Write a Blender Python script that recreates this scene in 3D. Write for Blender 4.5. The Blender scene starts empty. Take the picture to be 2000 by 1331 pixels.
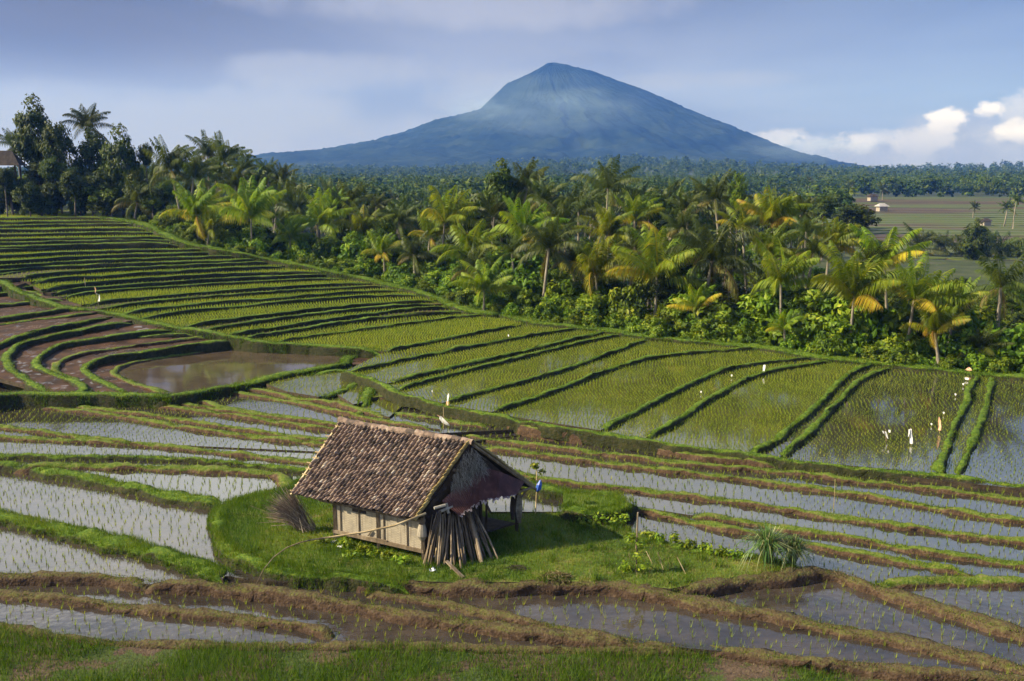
import bpy, bmesh, math, random
import numpy as np
from mathutils import Vector, Matrix
from mathutils.geometry import tessellate_polygon

S = bpy.context.scene
C = S.collection
random.seed(7)
RNG = np.random.default_rng(11)

# ------------------------------------------------------------------ camera, sky, sun
FPX, HC = 1944.0, 11.5                      # focal length in photo pixels, eye height
PITCH = math.atan(325.5 / FPX)              # horizon on photo row 340
cam_d = bpy.data.cameras.new('camera')
cam_d.sensor_width = 36.0
cam_d.lens = 36.0 * FPX / 2000.0
cam_d.clip_start, cam_d.clip_end = 0.5, 20000
cam = bpy.data.objects.new('camera', cam_d)
C.objects.link(cam)
cam.location = (0, 0, HC)
cam.rotation_euler = (math.pi / 2 - PITCH, 0, 0)
S.camera = cam
S.view_settings.view_transform = 'Standard'
S.view_settings.look = 'None'
S.view_settings.exposure = 1.05
S.view_settings.gamma = 1.0
S.render.engine = 'CYCLES'
S.cycles.use_denoising = True
S.cycles.max_bounces = 6
S.cycles.diffuse_bounces = 2
S.cycles.glossy_bounces = 3
S.cycles.transmission_bounces = 3
S.cycles.volume_bounces = 0
S.cycles.sample_clamp_indirect = 4

SUN_EL, SUN_AZ = math.radians(35), math.radians(-97)       # azimuth from +Y (view) towards +X
sun_dir = Vector((math.sin(SUN_AZ) * math.cos(SUN_EL), math.cos(SUN_AZ) * math.cos(SUN_EL), math.sin(SUN_EL)))
sl = bpy.data.lights.new('sun', 'SUN')
sl.energy = 5.0
sl.angle = math.radians(0.5)
sl.color = (1.0, 0.89, 0.68)
so = bpy.data.objects.new('sun', sl)
C.objects.link(so)
so.rotation_euler = sun_dir.to_track_quat('Z', 'Y').to_euler()


def node(nt, t, **kw):
    n = nt.nodes.new(t)
    for k, v in kw.items():
        if k.startswith('in_'):
            k2 = k[3:]
            key = int(k2) if k2.isdigit() else k2.replace('_', ' ')
            if hasattr(v, 'links'):
                nt.links.new(v, n.inputs[key])
            else:
                n.inputs[key].default_value = v
        else:
            setattr(n, k, v)
    return n


def ramp(nt, fac, stops, interp='LINEAR'):
    r = nt.nodes.new('ShaderNodeValToRGB')
    nt.links.new(fac, r.inputs[0])
    cr = r.color_ramp
    cr.interpolation = interp
    while len(cr.elements) < len(stops):
        cr.elements.new(0.5)
    for e, (p, c) in zip(cr.elements, stops):
        e.position = p
        e.color = (*c, 1) if len(c) == 3 else c
    return r.outputs[0]


def mth(nt, op, a, b=None, c=None, clamp=False):
    n = nt.nodes.new('ShaderNodeMath')
    n.operation = op
    n.use_clamp = clamp
    for i, v in enumerate((a, b, c)):
        if v is None:
            continue
        if hasattr(v, 'links'):
            nt.links.new(v, n.inputs[i])
        else:
            n.inputs[i].default_value = v
    return n.outputs[0]


def mix(nt, fac, a, b, blend='MIX'):
    n = nt.nodes.new('ShaderNodeMix')
    n.data_type = 'RGBA'
    n.blend_type = blend
    for i, v in ((0, fac), (6, a), (7, b)):
        if hasattr(v, 'links'):
            nt.links.new(v, n.inputs[i])
        else:
            n.inputs[i].default_value = v if i == 0 else (*v, 1)
    return n.outputs[2]


def smooth(nt, x, lo, hi):
    n = nt.nodes.new('ShaderNodeMapRange')
    n.interpolation_type = 'SMOOTHSTEP'
    if hasattr(x, 'links'):
        nt.links.new(x, n.inputs[0])
    n.inputs[1].default_value = lo
    n.inputs[2].default_value = hi
    return n.outputs[0]


W = bpy.data.worlds.new('World')
S.world = W
W.use_nodes = True
wn = W.node_tree
wn.nodes.clear()
sky = node(wn, 'ShaderNodeTexSky', sky_type='NISHITA', sun_disc=False)
sky.sun_elevation = SUN_EL
sky.sun_rotation = SUN_AZ
tc = wn.nodes.new('ShaderNodeTexCoord')
sx = node(wn, 'ShaderNodeSeparateXYZ', in_0=tc.outputs['Generated'])
dx, dy, dz = sx.outputs
# high thin cloud: an elevation profile broken by streaky noise
elev = mth(wn, 'DIVIDE', mth(wn, 'ADD', dz, 0.05), 0.75, clamp=True)
cv = node(wn, 'ShaderNodeCombineXYZ', in_0=mth(wn, 'MULTIPLY', dx, 2.0), in_1=mth(wn, 'MULTIPLY', dz, 9.0), in_2=mth(wn, 'MULTIPLY', dy, 1.2))
n1 = node(wn, 'ShaderNodeTexNoise', in_Vector=cv.outputs[0], in_Scale=1.1, in_Detail=6.0, in_Roughness=0.48, in_Distortion=0.6).outputs[0]
hgt = lambda e: (e + 0.05) / 0.75
prof = ramp(wn, elev, [(0.0, (0.52, 0.53, 0.78)), (hgt(0.02), (0.51, 0.53, 0.78)), (hgt(0.06), (0.42, 0.45, 0.68)),
                       (hgt(0.11), (0.32, 0.35, 0.55)), (hgt(0.17), (0.25, 0.28, 0.43)), (hgt(0.235), (0.60, 0.66, 0.80)),
                       (hgt(0.33), (1.25, 1.32, 1.5)), (hgt(0.41), (0.45, 0.53, 0.74)), (hgt(0.65), (0.18, 0.26, 0.46))])
streak = smooth(wn, n1, 0.40, 0.66)
lay = mix(wn, mth(wn, 'MULTIPLY', streak, 0.75), prof, mix(wn, 1.0, prof, (1.55, 1.48, 1.30), 'MULTIPLY'))
nb = node(wn, 'ShaderNodeTexNoise', in_Vector=cv.outputs[0], in_Scale=0.8, in_Detail=3.0).outputs[0]
lay = mix(wn, mth(wn, 'MULTIPLY', smooth(wn, nb, 0.45, 0.68), 0.5), lay, mix(wn, 1.0, lay, (0.66, 0.70, 0.78), 'MULTIPLY'))
# a slate grey sheet of cloud in the upper left, clear bluer sky to the right
left_hi = mth(wn, 'MULTIPLY', smooth(wn, dx, -0.02, -0.40), mth(wn, 'MULTIPLY', smooth(wn, dz, 0.05, 0.13), smooth(wn, dz, 0.26, 0.18)))
lay = mix(wn, mth(wn, 'MULTIPLY', left_hi, 0.85), lay, mix(wn, 1.0, lay, (0.40, 0.28, 0.16), 'MULTIPLY'))
lay = mix(wn, smooth(wn, dx, 0.0, 0.5), lay, mix(wn, 1.0, lay, (0.80, 0.98, 1.22), 'MULTIPLY'))
# brighter overcast high on the left
hi = mth(wn, 'MULTIPLY', smooth(wn, dx, 0.12, -0.3), smooth(wn, dz, 0.19, 0.27))
lay = mix(wn, hi, lay, mix(wn, 1.0, lay, (2.3, 2.25, 2.1), 'MULTIPLY'))


def gauss(cx, cz, rx, rz):
    a = mth(wn, 'DIVIDE', mth(wn, 'SUBTRACT', dx, cx), rx)
    b = mth(wn, 'DIVIDE', mth(wn, 'SUBTRACT', dz, cz), rz)
    return mth(wn, 'SUBTRACT', 1.0, mth(wn, 'ADD', mth(wn, 'MULTIPLY', a, a), mth(wn, 'MULTIPLY', b, b)))


cv2 = node(wn, 'ShaderNodeCombineXYZ', in_0=mth(wn, 'MULTIPLY', dx, 9.0), in_1=mth(wn, 'MULTIPLY', dz, 12.0), in_2=0.37)
n2 = node(wn, 'ShaderNodeTexNoise', in_Vector=cv2.outputs[0], in_Scale=3.4, in_Detail=9.0, in_Roughness=0.6).outputs[0]
n3 = node(wn, 'ShaderNodeTexNoise', in_Vector=cv2.outputs[0], in_Scale=0.9, in_Detail=4.0, in_Roughness=0.55).outputs[0]
# long pale streak near the top and wisps beside the peak
for (gx_, gz_, rx_, rz_, k_) in ((-0.03, 0.158, 0.24, 0.026, 0.75), (-0.17, 0.098, 0.13, 0.022, 0.6), (-0.33, 0.05, 0.26, 0.04, 0.7), (0.19, 0.088, 0.10, 0.012, 0.4), (0.0, 0.075, 0.10, 0.03, 0.55)):
    mk = smooth(wn, mth(wn, 'ADD', gauss(gx_, gz_, rx_, rz_), mth(wn, 'MULTIPLY', mth(wn, 'SUBTRACT', n3, 0.5), 2.6)), 0.05, 1.0)
    lay = mix(wn, mth(wn, 'MULTIPLY', mk, k_), lay, (0.62, 0.62, 0.76))
# soft grey blue cloud bank low on the right, with two bright cumulus heads
topb = mth(wn, 'ADD', mth(wn, 'MULTIPLY', smooth(wn, dx, 0.20, 0.46), 0.030), mth(wn, 'ADD', 0.020, mth(wn, 'MULTIPLY', mth(wn, 'SUBTRACT', n3, 0.5), 0.09)))
bank = mth(wn, 'MULTIPLY', smooth(wn, mth(wn, 'SUBTRACT', topb, dz), -0.006, 0.016), smooth(wn, dx, 0.19, 0.26))
lay = mix(wn, mth(wn, 'MULTIPLY', bank, 0.8), lay, mix(wn, smooth(wn, n2, 0.35, 0.65), (0.50, 0.52, 0.80), (0.66, 0.67, 0.92)))
for (gx_, gz_, rx_, rz_, k_) in ((0.396, 0.048, 0.020, 0.015, 0.95), (0.421, 0.056, 0.014, 0.011, 1.0), (0.455, 0.036, 0.032, 0.013, 1.0), (0.249, 0.035, 0.04, 0.012, 0.45), (0.465, 0.056, 0.05, 0.022, 0.4), (0.35, 0.03, 0.07, 0.018, 0.35), (0.30, 0.028, 0.06, 0.014, 0.35)):
    mk = smooth(wn, mth(wn, 'ADD', gauss(gx_, gz_, rx_, rz_), mth(wn, 'MULTIPLY', mth(wn, 'SUBTRACT', n2, 0.5), 4.4)), 0.15, 1.05)
    lay = mix(wn, mth(wn, 'MULTIPLY', mk, k_), lay, mix(wn, smooth(wn, dz, gz_ - rz_ * 1.1, gz_ + rz_ * 0.3), (0.62, 0.64, 0.92), (1.5, 1.42, 1.65)))
below = smooth(wn, dz, -0.02, -0.2)
bg1 = node(wn, 'ShaderNodeBackground', in_Color=sky.outputs[0], in_Strength=0.05)
bg2 = node(wn, 'ShaderNodeBackground', in_Color=lay, in_Strength=0.40)
ms = node(wn, 'ShaderNodeMixShader', in_0=0.88, in_1=bg1.outputs[0], in_2=bg2.outputs[0])
wo = node(wn, 'ShaderNodeOutputWorld', in_0=ms.outputs[0])
W.cycles.sampling_method = 'AUTOMATIC'

# ------------------------------------------------------------------ projection helpers
_c, _s = math.cos(PITCH), math.sin(PITCH)


def ray(u, v):
    a = (u - 1000.0) / FPX
    b = -(v - 665.5) / FPX
    return np.array([a, _c + b * _s, -_s + b * _c])


def at(u, v, z):                              # photo pixel on the level z
    r = ray(u, v)
    t = (z - HC) / r[2]
    return np.array([r[0] * t, r[1] * t, z])


def atD(u, v, D):                             # photo pixel at the distance D ahead
    r = ray(u, v)
    t = D / r[1]
    return np.array([r[0] * t, D, HC + r[2] * t])


# ------------------------------------------------------------------ mesh helpers
def build(name, V, F, mat=None, tint=None, parent=None, smooth_shade=False, midx=None, mats=None):
    V = np.asarray(V, np.float32).reshape(-1, 3)
    F = np.asarray(F, np.int32)
    k = F.shape[1]
    me = bpy.data.meshes.new(name)
    me.vertices.add(len(V))
    me.vertices.foreach_set('co', V.ravel())
    me.loops.add(F.size)
    me.loops.foreach_set('vertex_index', F.ravel())
    me.polygons.add(len(F))
    me.polygons.foreach_set('loop_start', np.arange(0, F.size, k, dtype=np.int32))
    if midx is not None:
        me.polygons.foreach_set('material_index', np.asarray(midx, np.int32))
    if smooth_shade:
        me.polygons.foreach_set('use_smooth', np.ones(len(F), bool))
    me.update(calc_edges=True)
    if tint is not None:
        a = me.attributes.new('tint', 'FLOAT', 'FACE')
        a.data.foreach_set('value', np.asarray(tint, np.float32))
    for m in (mats or ([mat] if mat else [])):
        me.materials.append(m)
    return link(name, me, parent)


def link(name, me, parent=None):
    o = bpy.data.objects.new(name, me)
    C.objects.link(o)
    if parent is not None:
        o.parent = parent
    return o


def tag(o, label=None, cat=None, group=None, kind=None):
    for k, v in (('label', label), ('category', cat), ('group', group), ('kind', kind)):
        if v:
            o[k] = v
    return o


def thing(name, label, cat, loc=(0, 0, 0), rz=0.0, group=None):
    o = bpy.data.objects.new(name, None)
    C.objects.link(o)
    o.location = loc
    o.rotation_euler = (0, 0, rz)
    return tag(o, label, cat, group)


class MB:
    """collects quads / triangles for ONE mesh"""

    def __init__(self):
        self.v, self.f, self.t = [], [], []

    def quad(self, a, b, c, d, t=0.5):
        n = len(self.v)
        self.v += [a, b, c, d]
        self.f.append((n, n + 1, n + 2, n + 3))
        self.t.append(t)

    def box(self, c, u, v, w, t=0.5):           # centre and three half axes
        c, u, v, w = (np.asarray(q, float) for q in (c, u, v, w))
        p = [c + i * u + j * v + k * w for i in (-1, 1) for j in (-1, 1) for k in (-1, 1)]
        n = len(self.v)
        self.v += p
        for q in ((0, 1, 3, 2), (4, 6, 7, 5), (0, 4, 5, 1), (2, 3, 7, 6), (0, 2, 6, 4), (1, 5, 7, 3)):
            self.f.append(tuple(n + i for i in q))
            self.t.append(t)

    def beam(self, a, b, w, h, t=0.5, up=(0, 0, 1)):
        a, b = np.asarray(a, float), np.asarray(b, float)
        d = b - a
        L = np.linalg.norm(d)
        d /= L
        sde = np.cross(d, up)
        if np.linalg.norm(sde) < 1e-4:
            sde = np.array([1.0, 0, 0])
        sde /= np.linalg.norm(sde)
        u2 = np.cross(sde, d)
        self.box((a + b) / 2, d * L / 2, sde * w / 2, u2 * h / 2, t)

    def tube(self, pts, rad, n=6, t=0.5, cap=True):
        P = np.asarray(pts, float)
        R = np.broadcast_to(np.asarray(rad, float), (len(P),))
        base = len(self.v)
        ref = np.array([0.31, 0.17, 0.93])
        for i in range(len(P)):
            d = P[min(i + 1, len(P) - 1)] - P[max(i - 1, 0)]
            d = d / (np.linalg.norm(d) + 1e-9)
            a = np.cross(d, ref)
            if np.linalg.norm(a) < 0.05:
                a = np.cross(d, (1, 0, 0))
            a /= np.linalg.norm(a)
            b = np.cross(d, a)
            for k in range(n):
                an = 2 * math.pi * k / n
                self.v.append(P[i] + R[i] * (math.cos(an) * a + math.sin(an) * b))
        for i in range(len(P) - 1):
            for k in range(n):
                k2 = (k + 1) % n
                self.f.append((base + i * n + k, base + i * n + k2, base + (i + 1) * n + k2, base + (i + 1) * n + k))
                self.t.append(t)
        if cap:
            for i0 in (base, base + (len(P) - 1) * n):
                for k in range(1, n - 1, 2):
                    self.f.append((i0, i0 + k, i0 + k + 1, i0 + min(k + 2, n - 1)) if k + 2 < n else (i0, i0 + k, i0 + k + 1, i0 + k + 1))
                    self.t.append(t)

    def build(self, name, mat, parent=None, smooth_shade=False):
        F = [q for q in self.f]
        me = bpy.data.meshes.new(name)
        F2 = [q if q[2] != q[3] else q[:3] for q in F]
        me.from_pydata([tuple(p) for p in self.v], [], F2)
        a = me.attributes.new('tint', 'FLOAT', 'FACE')
        a.data.foreach_set('value', np.asarray(self.t, np.float32))
        if smooth_shade:
            me.polygons.foreach_set('use_smooth', np.ones(len(F2), bool))
        me.materials.append(mat)
        me.update()
        return link(name, me, parent)


# ------------------------------------------------------------------ materials
def newmat(name):
    m = bpy.data.materials.new(name)
    m.use_nodes = True
    m.node_tree.nodes.clear()
    return m, m.node_tree


def out(nt, sh):
    node(nt, 'ShaderNodeOutputMaterial', in_0=sh)


def tint_of(nt):
    return node(nt, 'ShaderNodeAttribute', attribute_name='tint').outputs['Fac']


def leafmat(name, stops, transl=0.3, rough=0.45, var=0.25, spec=0.3):
    m, nt = newmat(name)
    col = ramp(nt, tint_of(nt), stops)
    oi = nt.nodes.new('ShaderNodeObjectInfo')
    hs = node(nt, 'ShaderNodeHueSaturation', in_Color=col,
              in_Value=mth(nt, 'ADD', mth(nt, 'MULTIPLY', oi.outputs['Random'], 2 * var), 1 - var),
              in_Hue=mth(nt, 'ADD', mth(nt, 'MULTIPLY', oi.outputs['Random'], 0.03), 0.485))
    p = node(nt, 'ShaderNodeBsdfPrincipled', in_Base_Color=hs.outputs[0], in_Roughness=rough)
    p.inputs['Specular IOR Level'].default_value = spec
    t = node(nt, 'ShaderNodeBsdfTranslucent', in_Color=mix(nt, 1.0, hs.outputs[0], (1.15, 1.1, 0.6), 'MULTIPLY'))
    out(nt, node(nt, 'ShaderNodeMixShader', in_0=transl, in_1=p.outputs[0], in_2=t.outputs[0]).outputs[0])
    return m


def plain(name, stops, rough=0.8, scale=4.0, detail=6.0, bump=0.0, bscale=20.0, stretch=(1, 1, 1), tintmix=0.0, spec=0.3, coord='Object'):
    """noise coloured surface; tintmix blends in the per-face tint"""
    m, nt = newmat(name)
    t = nt.nodes.new('ShaderNodeTexCoord')
    mp = node(nt, 'ShaderNodeMapping', in_Vector=t.outputs[coord], in_Scale=stretch)
    f = node(nt, 'ShaderNodeTexNoise', in_Vector=mp.outputs[0], in_Scale=scale, in_Detail=detail, in_Roughness=0.62).outputs[0]
    f = smooth(nt, f, 0.25, 0.75)
    if tintmix:
        f = mth(nt, 'ADD', mth(nt, 'MULTIPLY', f, 1 - tintmix), mth(nt, 'MULTIPLY', tint_of(nt), tintmix))
    col = ramp(nt, f, stops)
    p = node(nt, 'ShaderNodeBsdfPrincipled', in_Base_Color=col, in_Roughness=rough)
    p.inputs['Specular IOR Level'].default_value = spec
    if bump:
        b = node(nt, 'ShaderNodeTexNoise', in_Vector=mp.outputs[0], in_Scale=bscale, in_Detail=4.0).outputs[0]
        nt.links.new(node(nt, 'ShaderNodeBump', in_Height=b, in_Strength=bump, in_Distance=0.05).outputs[0], p.inputs['Normal'])
    out(nt, p.outputs[0])
    return m


def watermat(name, mud_a, mud_b, ior=1.5, patch=0.0, ripple=0.02, rough=0.05):
    m, nt = newmat(name)
    t = nt.nodes.new('ShaderNodeTexCoord').outputs['Object']
    f = node(nt, 'ShaderNodeTexNoise', in_Vector=t, in_Scale=0.8, in_Detail=6.0, in_Roughness=0.6).outputs[0]
    col = mix(nt, smooth(nt, f, 0.35, 0.65), mud_a, mud_b)
    p = node(nt, 'ShaderNodeBsdfPrincipled', in_Base_Color=col, in_IOR=ior)
    f2 = node(nt, 'ShaderNodeTexNoise', in_Vector=t, in_Scale=1.7, in_Detail=5.0).outputs[0]
    if patch:
        wet = smooth(nt, f2, patch - 0.05, patch + 0.08)
        nt.links.new(mth(nt, 'ADD', mth(nt, 'MULTIPLY', wet, -0.6), 0.68), p.inputs['Roughness'])
    else:
        p.inputs['Roughness'].default_value = rough
    b = node(nt, 'ShaderNodeTexNoise', in_Vector=t, in_Scale=5.0, in_Detail=3.0).outputs[0]
    b2 = node(nt, 'ShaderNodeTexNoise', in_Vector=t, in_Scale=0.9, in_Detail=2.0).outputs[0]
    hh = mth(nt, 'ADD', b, mth(nt, 'MULTIPLY', b2, 2.0))
    nt.links.new(node(nt, 'ShaderNodeBump', in_Height=hh, in_Strength=ripple, in_Distance=0.1).outputs[0], p.inputs['Normal'])
    out(nt, p.outputs[0])
    return m


def bankmat(name, top_stops, side_stops, cut=0.55):
    """grass on the flat top, soil or rough grass on the steep sides"""
    m, nt = newmat(name)
    t = nt.nodes.new('ShaderNodeTexCoord').outputs['Object']
    f = node(nt, 'ShaderNodeTexNoise', in_Vector=t, in_Scale=5.0, in_Detail=9.0, in_Roughness=0.72).outputs[0]
    f = smooth(nt, f, 0.3, 0.7)
    g = nt.nodes.new('ShaderNodeNewGeometry')
    nz = node(nt, 'ShaderNodeSeparateXYZ', in_0=g.outputs['Normal']).outputs[2]
    f3 = node(nt, 'ShaderNodeTexNoise', in_Vector=t, in_Scale=1.3, in_Detail=5.0).outputs[0]
    k = smooth(nt, mth(nt, 'ADD', nz, mth(nt, 'MULTIPLY', mth(nt, 'SUBTRACT', f3, 0.5), 0.6)), cut - 0.15, cut + 0.15)
    col = mix(nt, k, ramp(nt, f, side_stops), ramp(nt, f, top_stops))
    p = node(nt, 'ShaderNodeBsdfPrincipled', in_Base_Color=col, in_Roughness=0.9)
    p.inputs['Specular IOR Level'].default_value = 0.15
    b = node(nt, 'ShaderNodeTexNoise', in_Vector=t, in_Scale=14.0, in_Detail=5.0).outputs[0]
    nt.links.new(node(nt, 'ShaderNodeBump', in_Height=b, in_Strength=0.9, in_Distance=0.06).outputs[0], p.inputs['Normal'])
    out(nt, p.outputs[0])
    return m


GR = [(0.0, (0.030, 0.060, 0.006)), (0.5, (0.075, 0.130, 0.010)), (1.0, (0.150, 0.190, 0.020))]
M = {}
M['grass'] = leafmat('grass_blade', [(0.0, (0.020, 0.048, 0.004)), (0.4, (0.075, 0.135, 0.006)), (0.7, (0.15, 0.20, 0.012)), (0.9, (0.22, 0.23, 0.03)), (1.0, (0.28, 0.22, 0.09))], 0.38, 0.6, 0.1, 0.12)
M['dry'] = leafmat('dry_grass', [(0.0, (0.04, 0.028, 0.015)), (0.4, (0.095, 0.068, 0.03)), (0.75, (0.17, 0.125, 0.055)), (0.9, (0.28, 0.22, 0.12)), (1.0, (0.10, 0.13, 0.02))], 0.2, 0.7, 0.1, 0.1)
M['rice'] = leafmat('rice_blade', [(0.0, (0.13, 0.22, 0.016)), (0.6, (0.23, 0.32, 0.025)), (1.0, (0.36, 0.38, 0.04))], 0.45, 0.6, 0.05, 0.12)
M['bank_green'] = bankmat('bank_grassy', GR, [(0.0, (0.014, 0.014, 0.006)), (0.6, (0.030, 0.034, 0.010)), (1.0, (0.05, 0.038, 0.02))], 0.8)
M['bank_soil'] = bankmat('bank_of_soil', [(0.0, (0.05, 0.085, 0.008)), (0.6, (0.10, 0.135, 0.016)), (1.0, (0.16, 0.14, 0.05))],
                         [(0.0, (0.035, 0.022, 0.013)), (0.6, (0.075, 0.045, 0.026)), (1.0, (0.12, 0.08, 0.045))], 0.75)
M['bank_dry'] = bankmat('bank_dry_grass', [(0.0, (0.045, 0.032, 0.016)), (0.5, (0.085, 0.062, 0.03)), (0.8, (0.08, 0.085, 0.02)), (1.0, (0.14, 0.105, 0.05))],
                        [(0.0, (0.03, 0.018, 0.011)), (0.6, (0.065, 0.04, 0.025)), (1.0, (0.11, 0.075, 0.045))], 0.65)
M['water'] = watermat('paddy_water', (0.022, 0.020, 0.017), (0.038, 0.031, 0.025), 1.72, 0.0, 0.02)
M['water_near'] = watermat('muddy_water', (0.026, 0.021, 0.018), (0.055, 0.043, 0.035), 1.5, 0.0, 0.05)
M['water_green'] = watermat('paddy_water_green', (0.045, 0.050, 0.012), (0.075, 0.075, 0.020), 1.40, 0.0, 0.02)
M['pond'] = watermat('brown_pond_water', (0.055, 0.040, 0.026), (0.085, 0.062, 0.04), 1.6, 0.0, 0.012)
M['mud'] = watermat('wet_mud', (0.026, 0.015, 0.008), (0.075, 0.040, 0.021), 1.18, 0.58, 0.10)
M['soil_paddy'] = watermat('damp_soil', (0.035, 0.028, 0.012), (0.075, 0.055, 0.022), 1.25, 0.63, 0.15)
M['ground'] = plain('ground_soil', [(0.0, (0.02, 0.025, 0.008)), (0.5, (0.035, 0.05, 0.012)), (1.0, (0.06, 0.06, 0.025))], 0.95, 0.3, 8.0, 0.8, 3.0)
M['earth'] = plain('cut_earth', [(0.0, (0.022, 0.016, 0.009)), (0.5, (0.045, 0.032, 0.018)), (1.0, (0.075, 0.055, 0.03))], 0.95, 3.0, 7.0, 0.8, 14.0)
M['turf'] = plain('turf', [(0.0, (0.045, 0.080, 0.008)), (0.5, (0.085, 0.13, 0.012)), (0.8, (0.13, 0.15, 0.02)), (1.0, (0.16, 0.12, 0.05))], 0.95, 1.2, 8.0, 0.8, 12.0)
M['fore'] = plain('foreground_turf', [(0.0, (0.03, 0.05, 0.008)), (0.45, (0.05, 0.07, 0.012)), (0.55, (0.07, 0.045, 0.028)), (1.0, (0.12, 0.08, 0.05))], 0.95, 0.9, 8.0, 1.0, 14.0)

# ------------------------------------------------------------------ terrace lines, traced in the photo and laid on real levels
LN = {}


def wobble(n, amp, seed):
    r = np.random.default_rng(seed)
    x = np.arange(n)
    w = np.zeros(n)
    for k in (0.11, 0.31, 0.83):
        w += amp * (0.12 / (k + 0.1)) * np.sin(x * k + r.uniform(0, 6.28))
    return w + r.normal(0, amp * 0.25, n)


def world_line(px, z, step, jit=0.0, seed=0):
    """photo polyline (with level z, or a level per point) -> evenly spaced world line"""
    px = np.asarray(px, float)
    zz = np.broadcast_to(np.asarray(z, float), (len(px),)) if np.ndim(z) < 2 else z
    if len(zz) == 2 and len(px) > 2:
        zz = np.linspace(zz[0], zz[1], len(px))
    # smooth in the photo by one round of corner cutting, ends kept
    q = np.column_stack([px, zz])
    for _ in range(2):
        a = q[:-1] * 0.75 + q[1:] * 0.25
        b = q[:-1] * 0.25 + q[1:] * 0.75
        m = np.empty((2 * len(a), 3))
        m[0::2], m[1::2] = a, b
        q = np.vstack([q[:1], m, q[-1:]])
    P = np.array([at(u, v, h) for u, v, h in q])
    d = np.r_[0, np.cumsum(np.linalg.norm(np.diff(P[:, :2], axis=0), axis=1))]
    n = max(3, int(d[-1] / step) + 1)
    s = np.linspace(0, d[-1], n)
    Q = np.column_stack([np.interp(s, d, P[:, k]) for k in range(3)])
    if jit:
        t = np.gradient(Q[:, :2], axis=0)
        t /= np.linalg.norm(t, axis=1)[:, None] + 1e-9
        w = wobble(n, jit, seed)
        Q[:, 0] += -t[:, 1] * w
        Q[:, 1] += t[:, 0] * w
    return Q


def line(key, px, z, kind='green', w=0.42, drop=0.7, step=None, blades=1.0):
    zz = z if np.ndim(z) == 0 else list(z)
    if np.ndim(zz) == 1 and len(zz) == 2:
        zz = np.linspace(zz[0], zz[1], len(px))
    mid = at(*px[len(px) // 2], float(np.mean(zz)))
    D = mid[1]
    st = step or (0.22 if D < 45 else 0.45 if D < 70 else 0.8)
    Q = world_line(px, zz, st, 0.05 if D < 45 else 0.06, abs(hash(key)) % 9999 if False else sum(map(ord, key)) * 7)
    LN[key] = dict(P=Q, kind=kind, w=w, drop=drop, D=D, blades=blades)
    return Q


# --- front of the picture, near to far
line('F1', [(-150, 1200), (0, 1216), (100, 1240), (233, 1254), (433, 1259), (667, 1262), (800, 1256), (1000, 1266), (1200, 1270), (1333, 1264), (1433, 1269), (1567, 1286), (1667, 1294), (1833, 1309), (2000, 1322), (2150, 1336)], [-0.26, -0.26, -0.26, -0.26, -0.26, -0.26, -0.26, -0.26, -0.26, -0.22, -0.14, -0.09, -0.07, -0.06, -0.06, -0.06], 'dry', 0.35)
line('F2', [(-150, 1148), (0, 1155), (100, 1164), (200, 1177), (333, 1189), (467, 1201), (567, 1214), (630, 1226), (655, 1240)], -0.200, 'dry', 0.35)
line('F3a', [(-150, 1122), (0, 1122), (100, 1120), (200, 1122), (294, 1136)], -0.060, 'dry', 0.35)
line('F3b', [(284, 1136), (360, 1136), (433, 1141), (567, 1156), (667, 1172), (767, 1190), (900, 1210), (1000, 1224), (1100, 1237), (1233, 1252), (1340, 1266)], [-.03, -.03, -.03, -.03, -.04, -.08, -.11, -.13, -.14, -.15, -.15], 'dry', 0.35)
line('F4', [(707, 1154), (800, 1164), (900, 1184), (1000, 1204), (1100, 1228), (1240, 1250)], -0.100, 'dry', 0.35)
line('F5', [(690, 1128), (867, 1140), (1000, 1140), (1084, 1136), (1200, 1138), (1267, 1150), (1333, 1163), (1433, 1182), (1533, 1202), (1667, 1231), (1767, 1248), (1867, 1271), (2000, 1304), (2150, 1345)],
     [0.10, 0.12, 0.13, 0.14, 0.13, 0.11, 0.08, 0.05, 0.02, 0.0, -0.02, -0.02, -0.02, -0.02], 'dry', 0.45)
line('F6', [(1310, 1150), (1345, 1144), (1433, 1128), (1533, 1117), (1583, 1112), (1633, 1114), (1667, 1127), (1700, 1142), (1767, 1162), (1867, 1192), (2000, 1230), (2150, 1275)],
     [0.13, 0.15, 0.16, 0.16, 0.15, 0.12, 0.1, 0.07, 0.06, 0.06, 0.06, 0.06], 'dry', 0.5)
line('F7', [(1700, 1142), (1767, 1134), (1833, 1129), (1900, 1128), (2000, 1132), (2150, 1140)], 0.110, 'soil', 0.5)
line('L1', [(1220, 987), (1308, 1005), (1398, 1023), (1488, 1041), (1567, 1057), (1667, 1077), (1767, 1092), (1833, 1104), (1905, 1120)], 0.190, 'soil', 0.34)
line('L1b', [(1342, 1002), (1420, 1010), (1488, 1019), (1567, 1033), (1667, 1047), (1767, 1067), (1900, 1087), (2000, 1100), (2150, 1122)], 0.250, 'soil', 0.34)
line('L2', [(950, 908), (1000, 919), (1060, 932), (1150, 946), (1240, 953), (1333, 965), (1433, 976), (1567, 997), (1667, 1010), (1767, 1024), (1900, 1044), (2000, 1055), (2150, 1074)], 0.310, 'soil', 0.34)
line('L3', [(940, 870), (1067, 888), (1200, 904), (1333, 918), (1467, 935), (1567, 948), (1667, 961), (1767, 978), (1900, 1000), (2000, 1014), (2150, 1034)], 0.380, 'soil', 0.34)
line('L4', [(900, 848), (933, 854), (1100, 874), (1233, 890), (1333, 902), (1500, 916), (1600, 925), (1667, 936), (1800, 950), (1933, 965), (2000, 975), (2150, 995)], 0.450, 'soil', 0.34)
line('L4b', [(800, 818), (900, 832), (1000, 838), (1090, 846), (1180, 856), (1333, 884), (1433, 893), (1520, 900)], 0.540, 'soil', 0.34)
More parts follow.
